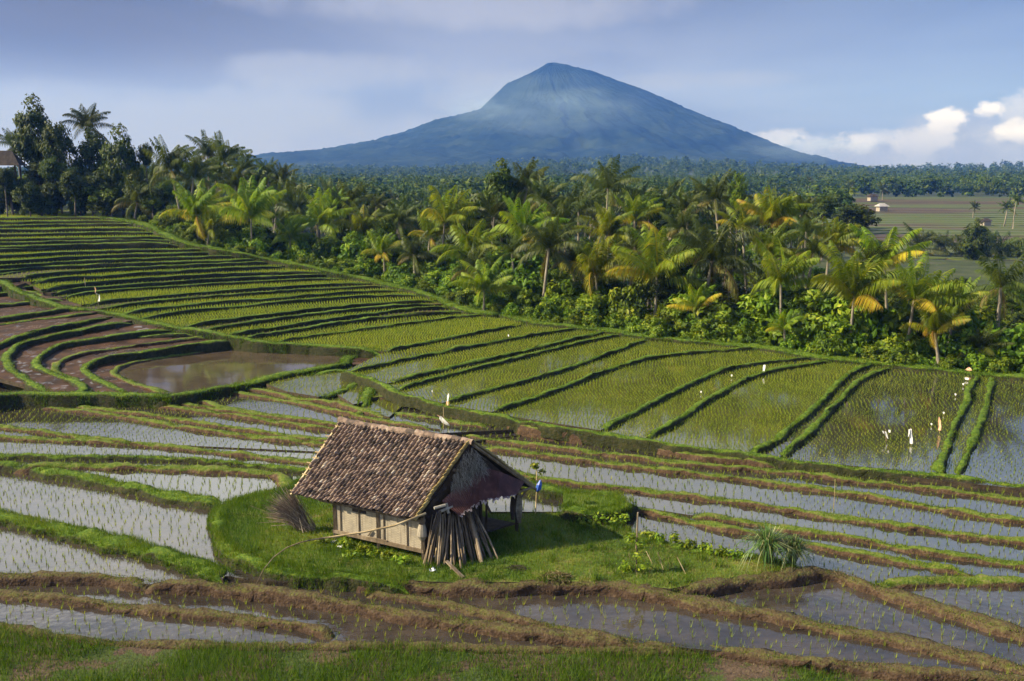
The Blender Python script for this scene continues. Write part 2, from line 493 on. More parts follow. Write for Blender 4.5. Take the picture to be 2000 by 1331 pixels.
line('L5', [(668, 724), (715, 736), (757, 754), (778, 767), (820, 779), (870, 792), (960, 809), (1040, 825), (1100, 837), (1180, 845), (1260, 859), (1333, 871), (1467, 886), (1533, 896), (1633, 911), (1800, 924), (1900, 934), (2000, 949), (2150, 969)],
     [1.36, 1.34, 1.29, 1.24, 1.18, 1.13, 1.06, 1.00, 0.96, 0.91, 0.86, 0.82, 0.77, 0.72, 0.69, 0.66, 0.63, 0.61, 0.60], 'green', 0.36, 0.5)
line('L5b', [(850, 800), (930, 812), (1010, 826), (1080, 838), (1140, 846)], 0.860, 'soil', 0.34)
line('L5c', [(850, 810), (930, 822), (1040, 836), (1130, 848), (1200, 858), (1262, 868), (1350, 886), (1440, 895), (1520, 902)], 0.620, 'soil', 0.34)
line('N2', [(700, 784), (730, 772), (790, 778), (860, 788), (960, 806), (1040, 820)], 0.840, 'soil', 0.34)
line('N1', [(690, 812), (716, 798), (760, 806), (820, 812), (900, 824), (960, 830)], 0.700, 'soil', 0.34)
# --- left of the hut
line('M0', [(-150, 980), (0, 1005), (100, 1025), (200, 1048), (300, 1075), (400, 1105), (434, 1122)], 0.050, 'lush', 0.75)
line('M1', [(-150, 885), (0, 904), (133, 923), (233, 943), (333, 963), (440, 982)], 0.140, 'lush', 0.6)
line('M2', [(30, 908), (120, 906), (200, 908), (333, 911), (433, 914), (533, 921), (560, 936), (566, 955)], 0.210, 'soil', 0.5)
line('M3', [(-150, 888), (0, 889), (167, 891), (333, 892), (433, 900), (533, 911), (640, 920), (760, 932)], 0.280, 'lush', 0.34)
line('M4', [(-150, 846), (0, 852), (133, 858), (267, 864), (400, 878), (533, 893), (660, 904), (800, 918)], 0.330, 'soil', 0.34)
line('M5', [(-150, 812), (0, 830), (100, 844), (200, 856), (260, 863)], 0.380, 'soil', 0.34)
line('M6', [(-150, 762), (0, 780), (100, 794), (233, 811), (333, 828), (467, 847), (633, 865), (800, 885)], 0.440, 'soil', 0.34)
line('M7', [(-150, 750), (0, 768), (83, 781), (200, 798), (333, 814), (467, 837), (633, 857), (800, 875)], 0.490, 'soil', 0.34)
line('M8', [(90, 775), (200, 776), (283, 787), (350, 796), (450, 809), (550, 823), (660, 838), (800, 856)], 0.560, 'soil', 0.34)
line('M8b', [(340, 786), (400, 793), (470, 803), (560, 816), (660, 829), (800, 850)], 0.610, 'soil', 0.34)
line('M9', [(366, 780), (410, 784), (424, 792), (480, 800), (550, 812), (656, 828), (800, 846)], 0.650, 'soil', 0.34)
line('M10', [(400, 767), (440, 762), (490, 770), (550, 778), (610, 788), (670, 806), (750, 820), (860, 836)], 0.710, 'soil', 0.34)
line('M11', [(446, 755), (510, 760), (570, 774), (650, 785), (700, 796), (760, 812)], 0.790, 'soil', 0.34)
line('B1', [(300, 772), (350, 771), (410, 760), (470, 750), (530, 735), (590, 724), (650, 714), (680, 706), (672, 700), (690, 692), (745, 681)], 1.040, 'lush', 0.6, 1.0)
line('B2', [(600, 733), (660, 721), (708, 728), (716, 733), (688, 752), (660, 766), (622, 773)], 0.940, 'green', 0.42, 0.9)
line('B3', [(770, 748), (752, 742), (730, 744), (724, 756), (712, 772), (708, 786)], 0.980, 'green', 0.42, 0.9)
# --- right field, stepping down to the right
Rz = [0.60 + 0.066 * i for i in range(12)]
line('R1', [(1868, 925), (1900, 867), (1927, 783), (1937, 731)], Rz[0] + .07, 'green', 0.31)
line('R2', [(1828, 920), (1857, 850), (1893, 772), (1890, 757), (1905, 742), (1910, 728)], Rz[1] + .07, 'green', 0.31)
line('R3', [(1524, 888), (1580, 840), (1630, 788), (1680, 737), (1747, 713)], Rz[2] + .07, 'green', 0.31)
line('R4', [(1464, 880), (1507, 863), (1587, 800), (1650, 730), (1710, 705)], Rz[3] + .07, 'green', 0.31)
line('R5', [(1258, 852), (1333, 813), (1363, 787), (1477, 725), (1637, 700)], Rz[4] + .07, 'green', 0.31)
line('R6', [(1175, 836), (1250, 796), (1333, 755), (1417, 713), (1596, 695)], Rz[5] + .07, 'green', 0.31)
line('R7', [(958, 800), (1017, 783), (1090, 757), (1233, 703), (1333, 687), (1500, 677)], Rz[6] + .07, 'green', 0.31)
line('R8', [(864, 783), (960, 758), (1067, 730), (1170, 695), (1267, 658)], Rz[7] + .07, 'green', 0.31)
line('R9', [(775, 758), (880, 728), (1000, 700), (1110, 672), (1220, 650)], Rz[8] + .07, 'green', 0.31)
line('R10', [(755, 745), (880, 714), (1000, 690), (1100, 665), (1193, 643)], Rz[9] + .07, 'green', 0.31)
line('R11', [(672, 722), (717, 717), (800, 697), (930, 672), (1057, 650), (1133, 638)], Rz[10] + .07, 'green', 0.31)
line('R12', [(748, 684), (800, 674), (900, 654), (1017, 632)], Rz[11] + .07, 'green', 0.31)
# --- upper left terraces A1 .. A27
A = [
    [(534, 666), (600, 656), (700, 643), (800, 629), (930, 613), (1000, 616)],
    [(468, 659), (560, 645), (640, 632), (720, 621), (800, 612), (910, 606)],
    [(436, 652), (520, 640), (600, 628), (700, 614), (800, 601), (884, 598)],
    [(380, 644), (500, 627), (600, 612), (700, 602), (800, 594), (870, 591)],
    [(350, 636), (430, 625), (500, 615), (600, 604), (700, 594), (760, 589), (858, 584)],
    [(262, 622), (300, 614), (400, 602), (500, 592), (600, 585), (700, 577), (840, 573)],
    [(228, 612), (300, 601), (400, 590), (500, 584), (600, 576), (700, 568), (810, 564)],
    [(188, 601), (270, 590), (400, 578), (500, 571), (600, 564), (700, 559), (770, 557)],
    [(158, 593), (240, 583), (400, 569), (500, 563), (600, 556), (740, 550)],
    [(120, 578), (170, 570), (260, 562), (400, 554), (500, 549), (600, 544), (700, 541)],
    [(100, 570), (136, 565), (260, 554), (400, 545), (500, 540), (600, 536), (680, 533)],
    [(80, 563), (120, 558), (200, 548), (300, 541), (400, 536), (500, 532), (650, 528)],
    [(60, 548), (88, 544), (200, 537), (300, 530), (400, 525), (564, 517)],
    [(40, 540), (80, 534), (160, 527), (280, 520), (400, 515), (550, 509)],
    [(-120, 536), (0, 528), (66, 520), (160, 517), (280, 513), (400, 509), (520, 503)],
    [(-120, 526), (0, 519), (60, 515), (124, 510), (260, 505), (400, 500), (486, 498)],
    [(-120, 515), (0, 509), (100, 503), (200, 498), (400, 492), (452, 490)],
    [(-120, 504), (0, 498), (160, 490), (300, 487), (430, 485)],
    [(-120, 492), (0, 487), (200, 480), (380, 478)],
    [(-120, 485), (0, 481), (200, 475), (350, 473)],
    [(-120, 476), (0, 473), (200, 469), (344, 467)],
    [(-120, 468), (0, 466), (200, 463), (332, 461)],
    [(-120, 459), (0, 457), (200, 453), (312, 452)],
    [(-120, 450), (0, 448), (150, 446), (302, 445)],
    [(-120, 442), (0, 440), (150, 437), (286, 437)],
    [(-120, 434), (0, 433), (150, 431), (262, 431)],
    [(-120, 426), (0, 425), (120, 424), (205, 424)],
]
ZA = [1.40 + 0.14 * min(i, 9) + 0.25 * max(0, i - 9) for i in range(27)]
for i, p in enumerate(A):
    line('A%d' % (i + 1), p, ZA[i] + 0.06, 'green', 0.34 if i < 12 else 0.42, 0.55)
# --- curved muddy terraces on the left
line('C1', [(330, 766), (290, 757), (250, 743), (216, 729), (232, 716), (270, 704), (400, 684), (516, 671)], 1.040, 'soil', 0.40, 0.8)
line('C2', [(250, 768), (220, 753), (190, 739), (170, 727), (164, 716), (172, 708), (202, 698), (260, 688), (400, 668), (462, 660)], [0.98, 1.6], 'green', 0.38, 0.8)
line('C3', [(180, 762), (160, 750), (140, 737), (112, 727), (104, 718), (112, 706), (150, 691), (220, 680), (300, 669), (400, 656), (428, 654)], [0.98, 1.72], 'soil', 0.36, 0.8)
line('C4', [(110, 768), (165, 764), (160, 752), (140, 742), (96, 727), (74, 718), (68, 708), (74, 698), (88, 686), (104, 674), (140, 666), (210, 657), (280, 647), (348, 638)], [1.0, 2.02], 'green', 0.42, 0.9)
line('C4b', [(212, 664), (290, 656), (376, 646)], [1.5, 1.95], 'green', 0.3, 0.5)
line('C5', [(100, 762), (60, 747), (40, 731), (16, 717), (20, 707), (8, 697), (28, 682), (26, 677), (50, 664), (120, 650), (200, 634), (258, 624)], [1.05, 2.38], 'green', 0.45, 0.9)
line('C6', [(-150, 690), (-40, 682), (0, 673), (20, 661), (60, 647), (120, 635), (220, 616)], [1.75, 2.46], 'green', 0.4, 0.9)
line('C7', [(-150, 646), (0, 633), (60, 625), (114, 619), (150, 614), (190, 607)], [2.0, 2.6], 'green', 0.38, 0.8)
line('C8', [(-150, 634), (0, 620), (90, 608), (158, 597)], [2.25, 2.74], 'green', 0.38, 0.8)
line('C9', [(-150, 608), (0, 594), (50, 590), (98, 584), (130, 582)], [2.55, 2.85], 'green', 0.38, 0.8)
line('C10', [(-150, 586), (0, 572), (60, 568), (84, 570)], [2.85, 3.05], 'green', 0.38, 0.8)
line('C11', [(-150, 570), (0, 560), (34, 558)], [3.1, 3.2], 'green', 0.38, 0.8)
line('C12', [(76, 571), (100, 566), (132, 561)], 2.850, 'lush', 0.36, 0.8)
line('C13', [(46, 561), (80, 556), (116, 551)], 3.100, 'lush', 0.36, 0.8)
line('C14', [(18, 549), (50, 544), (84, 540)], 3.400, 'lush', 0.36, 0.8)
line('C15', [(-100, 546), (0, 536), (40, 530), (80, 525)], 3.720, 'lush', 0.4, 0.8)
# --- grassy lanes
line('lane1', [(-20, 530), (0, 545), (30, 566), (70, 580), (110, 597), (150, 601), (190, 606), (230, 613), (265, 622), (330, 635), (400, 646), (450, 655), (520, 668), (600, 673), (680, 678), (745, 682)],
     [3.75, 3.52, 3.25, 3.05, 2.75, 2.68, 2.54, 2.4, 2.27, 2.12, 1.94, 1.8, 1.58, 1.5, 1.46, 1.44], 'lush', 0.55, 1.3)
line('C0', [(-150, 778), (-40, 772), (0, 768), (60, 766), (100, 768), (170, 768), (250, 769), (340, 772)], [1.2, 1.14, 1.08, 1.05, 1.04, 1.02, 1.02, 1.04], 'green', 0.6, 1.2)
EDGE = [(200, 424), (270, 432), (303, 446), (320, 455), (345, 467), (382, 478), (430, 486), (488, 498), (552, 509), (640, 527), (700, 541), (770, 556), (815, 566), (870, 588), (910, 605), (1000, 616), (1050, 631), (1135, 637), (1195, 643), (1267, 657), (1400, 668), (1500, 677), (1600, 695), (1710, 706), (1760, 714), (1900, 723), (1945, 731), (2000, 735), (2160, 746)]
_ex = [p[-1][0] for p in A[::-1]] + [1017, 1133, 1193, 1220, 1267, 1500, 1596, 1637, 1710, 1747, 1910, 1940, 2160]
_ez = ZA[::-1] + [z + 0.02 for z in Rz[::-1]] + [0.62]
_o = np.argsort(_ex)
EZ = [float(np.interp(q[0], np.array(_ex)[_o], np.array(_ez)[_o])) + 0.1 for q in EDGE]
line('edge', EDGE, EZ, 'lush', 0.9, 0.9, blades=1.6)
# --- rim of the hut's grass platform
line('G1', [(566, 955), (500, 965), (440, 984), (424, 1010), (427, 1040), (447, 1074), (500, 1098), (580, 1113), (680, 1124), (800, 1136)], 0.150, 'lush', 0.55, 0.8, blades=1.5)
line('G2', [(1560, 1113), (1520, 1092), (1440, 1084), (1370, 1078), (1290, 1062), (1240, 1046), (1212, 1030)], 0.160, 'lush', 0.5, 0.8)
line('G3', [(1100, 985), (1118, 992), (1150, 1000), (1218, 990), (1222, 972)], 0.500, 'lush', 0.55, 1.0, blades=1.4)
line('G4', [(1218, 966), (1160, 963), (1110, 962), (1060, 950), (1000, 935)], 0.440, 'lush', 0.6, 1.0, blades=1.3)

# ------------------------------------------------------------------ terrace floors
PADS = []                                     # (level, polygon xy, seed spacing)


def xy(key):
    return LN[key]['P'][:, :2]


def pxy(pts, z):
    return np.array([at(u, v, z)[:2] for u, v in pts])


def pad(level, poly, mat, sp=0.0, name='rice_paddy', zs=None):
    poly = np.asarray(poly, float)
    tri = tessellate_polygon([[Vector((p[0], p[1], 0)) for p in poly]])
    T = []
    for i, j, k in tri:
        cr = (poly[j][0] - poly[i][0]) * (poly[k][1] - poly[i][1]) - (poly[j][1] - poly[i][1]) * (poly[k][0] - poly[i][0])
        if abs(cr) > 1e-6:
            T.append((i, j, k) if cr > 0 else (i, k, j))
    me = bpy.data.meshes.new(name)
    n = len(poly)
    sk = [(i, i + n, (i + 1) % n + n, (i + 1) % n) for i in range(n)]
    zs = [level] * n if zs is None else list(zs)
    me.from_pydata([(p[0], p[1], z) for p, z in zip(poly, zs)] + [(p[0], p[1], z - 0.22) for p, z in zip(poly, zs)], [], T + sk)
    me.materials.append(M[mat])
    me.materials.append(M['earth'])
    for f in me.polygons[len(T):]:
        f.material_index = 1
    me.update()
    o = link(name, me)
    o['kind'] = 'structure'
    PADS.append((level, poly, sp))
    return o


def between(a, b, level, mat, sp=0.0, rev=False):
    pa, pb = xy(a), xy(b)
    pad(level, np.vstack([pa, pb[::-1]] if not rev else [pa, pb]), mat, sp)


# foreground, front water strips
pad(-0.36, np.vstack([xy('F1'), pxy([(2150, 1180), (900, 1120), (300, 1120), (-150, 1100)], -0.36)]), 'water_near', 0.33)
pad(-0.22, np.vstack([xy('F3b'), pxy([(1333, 1170), (1000, 1128), (700, 1128), (433, 1110), (300, 1120)], -0.22)]), 'water_near', 0.33)
pad(-0.165, np.vstack([xy('F4'), pxy([(1340, 1266), (2150, 1335), (2150, 1240), (1333, 1110), (1000, 1115), (707, 1115)], -0.165)]), 'water_near', 0.33)
pad(-0.15, np.vstack([xy('F3a'), pxy([(300, 1140), (436, 1124), (300, 1040), (0, 960), (-150, 950)], -0.15)]), 'water_near', 0.31)
pad(-0.14, np.vstack([xy('F5')[np.r_[int(len(xy('F5')) * 0.42):len(xy('F5'))]], pxy([(2150, 1200), (1700, 1090), (1310, 1120)], -0.14)]), 'water_near', 0.33)
pad(-0.09, np.vstack([xy('M0'), pxy([(440, 1125), (520, 1136), (720, 1140), (800, 1120), (560, 1040), (430, 950), (-150, 850)], -0.09)]), 'water_near', 0.30)
pad(-0.02, np.vstack([xy('F7'), pxy([(2150, 1290), (2000, 1235), (1867, 1195), (1767, 1164)], -0.02)[::1]]), 'water_near', 0.33)
pad(0.05, pxy([(1480, 1130), (1633, 1116), (1700, 1144), (1780, 1136), (1910, 1128), (1930, 1112), (1500, 1020), (1220, 960), (1180, 1020), (1280, 1080)], 0.05), 'water', 0.31)
pad(0.07, np.vstack([xy('M1'), pxy([(580, 975), (580, 900), (400, 890), (0, 880), (-150, 870)], 0.07)]), 'water', 0.30)
pad(0.115, np.vstack([xy('L1'), pxy([(2150, 1145), (2150, 1100), (1600, 1020), (1300, 980)], 0.115)]), 'water', 0.32)
pad(0.14, np.vstack([xy('M2')[::-1], pxy([(-150, 905), (-150, 880), (400, 880), (620, 900), (640, 960)], 0.14)]), 'water', 0.30)
pad(0.18, np.vstack([xy('L1b'), pxy([(2150, 1060), (1600, 985), (1200, 940), (950, 895), (940, 960), (960, 1000), (1110, 1000), (1215, 985)], 0.18)]), 'water', 0.32)
between('L2', 'L3', 0.245, 'water', 0.31)
between('L3', 'L4', 0.315, 'water', 0.30)
pad(0.385, np.vstack([xy('L4'), pxy([(2150, 940), (1900, 915), (1533, 875), (1260, 830), (1000, 800), (850, 790)], 0.385)]), 'water', 0.30)
between('L4b', 'L5', 0.455, 'water', 0.29)
pad(0.80, np.vstack([xy('L5b'), xy('L5')[::-1][-60:]]), 'water', 0.28)
pad(0.56, np.vstack([xy('L5c'), xy('L5')[::-1]]), 'water', 0.28)
between('M3', 'M4', 0.215, 'water', 0.30)
between('M4', 'M6', 0.265, 'water', 0.30)
between('M5', 'M6', 0.315, 'water', 0.30)
pad(0.375, np.vstack([xy('M6'), xy('M7')[::-1]]), 'water', 0.29)
pad(0.425, np.vstack([xy('M7'), pxy([(1100, 840), (800, 800), (400, 755), (100, 745), (-150, 735)], 0.425)]), 'water', 0.29)
pad(0.495, np.vstack([xy('M8'), pxy([(860, 840), (660, 800), (300, 760), (90, 760)], 0.495)]), 'water', 0.29)
pad(0.545, np.vstack([xy('M8b'), pxy([(860, 840), (660, 800), (400, 765)], 0.545)]), 'water', 0.29)
pad(0.585, np.vstack([xy('M9'), pxy([(1000, 840), (900, 800), (660, 770), (420, 745)], 0.585)]), 'water', 0.29)
pad(0.63, np.vstack([xy('N1'), pxy([(1060, 820), (960, 790), (720, 760), (650, 790)], 0.63)]) * 1.0, 'water', 0.29)
pad(0.645, np.vstack([xy('M10'), pxy([(860, 800), (700, 770), (560, 735), (440, 745)], 0.645)]), 'water', 0.29)
pad(0.725, np.vstack([xy('M11'), pxy([(790, 790), (720, 745), (640, 712), (440, 735)], 0.725)]), 'water_green', 0.27)
# small curved terrace and its neighbours at the foot of the right field
pad(0.84, pxy([(700, 786), (712, 772), (724, 756), (735, 742), (790, 742), (900, 770), (960, 800), (870, 792), (790, 780), (740, 775)], 0.84), 'water_green', 0.27)
pad(0.87, pxy([(655, 768), (690, 755), (720, 732), (775, 745), (733, 748), (722, 768), (710, 786), (690, 790)], 0.87), 'water_green', 0.26)
pad(0.885, np.vstack([xy('B2'), pxy([(560, 765), (520, 750), (560, 725)], 0.885)]), 'water_green', 0.27)
# right field
RL = ['R1', 'R2', 'R3', 'R4', 'R5', 'R6', 'R7', 'R8', 'R9', 'R10', 'R11', 'R12']


def edge_px(x):
    e = np.array(EDGE)
    return np.interp(x, e[:, 0], e[:, 1])


def edge_run(x0, x1, z):
    xs = np.linspace(x0, x1, 12)
    return pxy([(x, edge_px(x) - 3) for x in xs], z)


pad(0.53, np.vstack([pxy([(1862, 932), (1900, 880), (1920, 800), (1930, 728), (2150, 742), (2150, 958), (2000, 948)], 0.53)]), 'water', 0.27)
for i in range(12):
    k = RL[i]
    lo = LN[k]['P']
    lev = Rz[i] - 0.04
    if i < 11:
        hi = LN[RL[i + 1]]['P']
        a = edge_run(np.array(A and [1937, 1910, 1747, 1710, 1637, 1596, 1500, 1267, 1220, 1193, 1133, 1017])[i], [1910, 1747, 1710, 1637, 1596, 1500, 1267, 1220, 1193, 1133, 1017][i], lev)
        poly = np.vstack([lo[:, :2], a, hi[::-1, :2]])
    else:
        hi = LN['A1']['P']
        a = edge_run(1017, 935, lev)
        poly = np.vstack([lo[:, :2], a, hi[::-1, :2], xy('lane1')[-18:]])
    pad(lev, poly, 'water_green' if i not in (0, 1, 2) else 'water', 0.168 if i not in (1, 2) else 0.2)
# pond with the sky in it
pad(0.94, np.vstack([xy('C1'), pxy([(600, 672), (700, 680), (750, 684), (690, 692), (676, 700), (684, 706), (650, 714), (590, 725), (530, 736), (470, 752), (410, 762), (350, 773)], 0.94)]), 'pond', 0.0, 'pond')
pad(0.92, pxy([(675, 700), (690, 690), (750, 680), (800, 690), (720, 712), (690, 712)], 0.92), 'mud', 0.0)
# curved mud terraces
CL = ['C1', 'C2', 'C3', 'C4', 'C5', 'C6', 'C7', 'C8', 'C9', 'C10', 'C11']
for i, k in enumerate(CL):
    lo = xy(k)
    Pk = LN[k]['P']
    lev = float(Pk[:, 2].mean()) - 0.08
    if i + 1 < len(CL):
        nx = LN[CL[i + 1]]['P']
        poly = np.vstack([lo, nx[::-1, :2]])
        zs = np.r_[Pk[:, 2] - 0.08, np.maximum(nx[::-1, 2] - 0.30, np.interp(np.linspace(1, 0, len(nx)), np.linspace(0, 1, len(Pk)), Pk[:, 2]) - 0.08)]
    else:
        poly = np.vstack([lo, pxy([(40, 552), (0, 552), (-150, 560)], lev)])
        zs = None
    pad(lev, poly, 'mud', 0.0, 'mud_terrace', zs)
pad(3.25, pxy([(-150, 572), (0, 560), (34, 558), (60, 550), (84, 536), (40, 530), (0, 534), (-150, 545)], 3.25), 'mud', 0.0)
for i in range(27):
    lo = LN['A%d' % (i + 1)]['P']
    lev = ZA[i] - 0.05
    if i < 26:
        hi = LN['A%d' % (i + 2)]['P']
        poly = np.vstack([lo[:, :2], hi[::-1, :2]])
    else:
        poly = np.vstack([lo[:, :2], pxy([(215, 418), (200, 412), (0, 412), (-120, 413)], lev)])
    brown = i in (1, 3, 7, 9, 10, 13, 15, 18, 20, 22)
    pad(lev, poly, 'soil_paddy' if brown else 'water_green', 0.20 if not brown else 0.33)
# the grass platform of the hut
HUTPAD = np.vstack([xy('G1'), xy('F5')[:int(len(xy('F5')) * 0.42)], pxy([(1310, 1150), (1433, 1128), (1560, 1113)], 0.15), xy('G2'), pxy([(1206, 1012), (1218, 990), (1150, 1000), (1100, 988), (1090, 1002), (960, 1004), (900, 985), (700, 940), (600, 930), (566, 940)], 0.15)])
tf = pad(0.15, HUTPAD, 'turf', 0.0, 'hut_platform')
pad(0.44, pxy([(1100, 985), (1118, 992), (1150, 1000), (1218, 990), (1222, 970), (1160, 963), (1100, 960)], 0.44), 'turf', 0.0, 'grass_mound')
pad(-0.33, np.vstack([xy('F1'), pxy([(2200, 1420), (-200, 1420)], -0.33)]), 'fore', 0.0, 'foreground_slope')

# ------------------------------------------------------------------ point in polygon, ground height


def inside(poly, X, Y):
    r = np.zeros(X.shape, bool)
    n = len(poly)
    j = n - 1
    for i in range(n):
        xi, yi = poly[i]
        xj, yj = poly[j]
        if yi != yj:
            c = ((yi > Y) != (yj > Y)) & (X < (xj - xi) * (Y - yi) / (yj - yi) + xi)
            r ^= c
        j = i
    return r


SAMP = np.vstack([v['P'][::max(1, len(v['P']) // 14)] - np.array([0, 0, 1.1 if k[0] in 'CBG' or k == 'lane1' else 0.25 if k[0] in 'RA' else 0.0]) for k, v in LN.items()])
SAMP[:, 2] -= 0.62
EP = LN['edge']['P']
extra = []
for x in range(-600, 601, 30):
    for D in (150, 185, 230, 300, 420):
        extra.append((x * D / 500.0, D, {150: -1.2, 185: -2.6, 230: -2.8, 300: -2.4, 420: -1.2}[D] + (3.5 if (x < -220 and D < 160) else 0) - (1.9 if (x > 120 and D < 200) else 0)))
for p in EP[::6]:
    t = np.array([0.25, 1.0])
    extra.append((p[0] + 8 * t[0], p[1] + 8, p[2] - 0.6))
    extra.append((p[0] + 20 * t[0], p[1] + 20, p[2] - 1.8))
for u in (-120, 0, 100, 200):
    q = at(u, 418, 7.0)
    extra.append((q[0], q[1] + 6, 7.2))
    extra.append((q[0] - 3, q[1] + 22, 7.6))
extra += [(-60, 10, -1), (60, 10, -1), (0, 5, -1), (-30, 12, -1), (30, 12, -1), (0, 16, -1.2), (-14, 18, -1.2), (14, 18, -1.2)]
SAMP = np.vstack([SAMP, np.array(extra)])


def hills(X, Y):
    t = np.clip((Y - 560) / 900.0, 0, 1)
    t = t * t * (3 - 2 * t)
    return t * (13 + 5 * np.sin(X / 260.0 + 1.0) + 5 * np.sin(X / 97.0) + 3 * np.sin(Y / 71.0 + X / 140.0))


def gz(X, Y):
    X, Y = np.atleast_1d(X).astype(float), np.atleast_1d(Y).astype(float)
    Z = np.empty(X.shape)
    Xf, Yf, Zf = X.ravel(), Y.ravel(), Z.ravel()
    for i in range(0, len(Xf), 4000):
        d2 = (Xf[i:i + 4000, None] - SAMP[:, 0]) ** 2 + (Yf[i:i + 4000, None] - SAMP[:, 1]) ** 2 + 0.3
        w = d2 ** -1.7
        Zf[i:i + 4000] = (w * SAMP[:, 2]).sum(1) / w.sum(1)
    Z = Zf.reshape(X.shape)
    far = np.clip((Y - 350) / 200.0, 0, 1)
    return Z * (1 - far) + (-0.8) * far + hills(X, Y)


def surf(x, y):
    z = -1e9
    X, Y = np.array([x]), np.array([y])
    for lv, poly, _ in PADS:
        if lv > z and poly[:, 0].min() <= x <= poly[:, 0].max() and poly[:, 1].min() <= y <= poly[:, 1].max() and inside(poly, X, Y)[0]:
            z = lv
    return z if z > -1e8 else float(gz(x, y)[0])


ys = np.r_[np.linspace(-40, 20, 14), np.linspace(23, 130, 72), np.geomspace(134, 4200, 90)]
uu = np.sinh(np.linspace(-3.0, 3.0, 141)) / np.sinh(3.0)
gX = np.outer(np.maximum(ys, 45) * 1.1 + 8, uu)
gY = np.repeat(ys[:, None], len(uu), 1)
gZ = gz(gX, gY)
gZ += 0.06 * np.sin(gX * 1.7) * np.sin(gY * 1.3)
nyy, nxx = gX.shape
idx = np.arange(nyy * nxx).reshape(nyy, nxx)
gF = np.column_stack([idx[:-1, :-1].ravel(), idx[:-1, 1:].ravel(), idx[1:, 1:].ravel(), idx[1:, :-1].ravel()])
g = build('ground', np.column_stack([gX.ravel(), gY.ravel(), gZ.ravel()]), gF, M['ground'], smooth_shade=True)
g['kind'] = 'structure'

# ------------------------------------------------------------------ banks
GV, GF, GT = [], [], []                       # green blades
DV, DF, DT = [], [], []                       # dry blades


def blades(P, H, W_, lean, tints, dry):
    """one triangle per blade at points P (n,3)"""
    n = len(P)
    a = RNG.uniform(0, 2 * math.pi, n)
    d = np.column_stack([np.cos(a), np.sin(a), np.zeros(n)])
    b = RNG.uniform(0, 2 * math.pi, n)
    l = np.column_stack([np.cos(b), np.sin(b), np.zeros(n)]) * (RNG.uniform(0, 1, n) * lean * H)[:, None]
    v0 = P - d * (W_ / 2)[:, None]
    v1 = P + d * (W_ / 2)[:, None]
    v2 = P + l
    v2[:, 2] += H
    V = np.stack([v0, v1, v2], 1).reshape(-1, 3)
    (DV if dry else GV).append(V)
    (DT if dry else GT).append(tints)


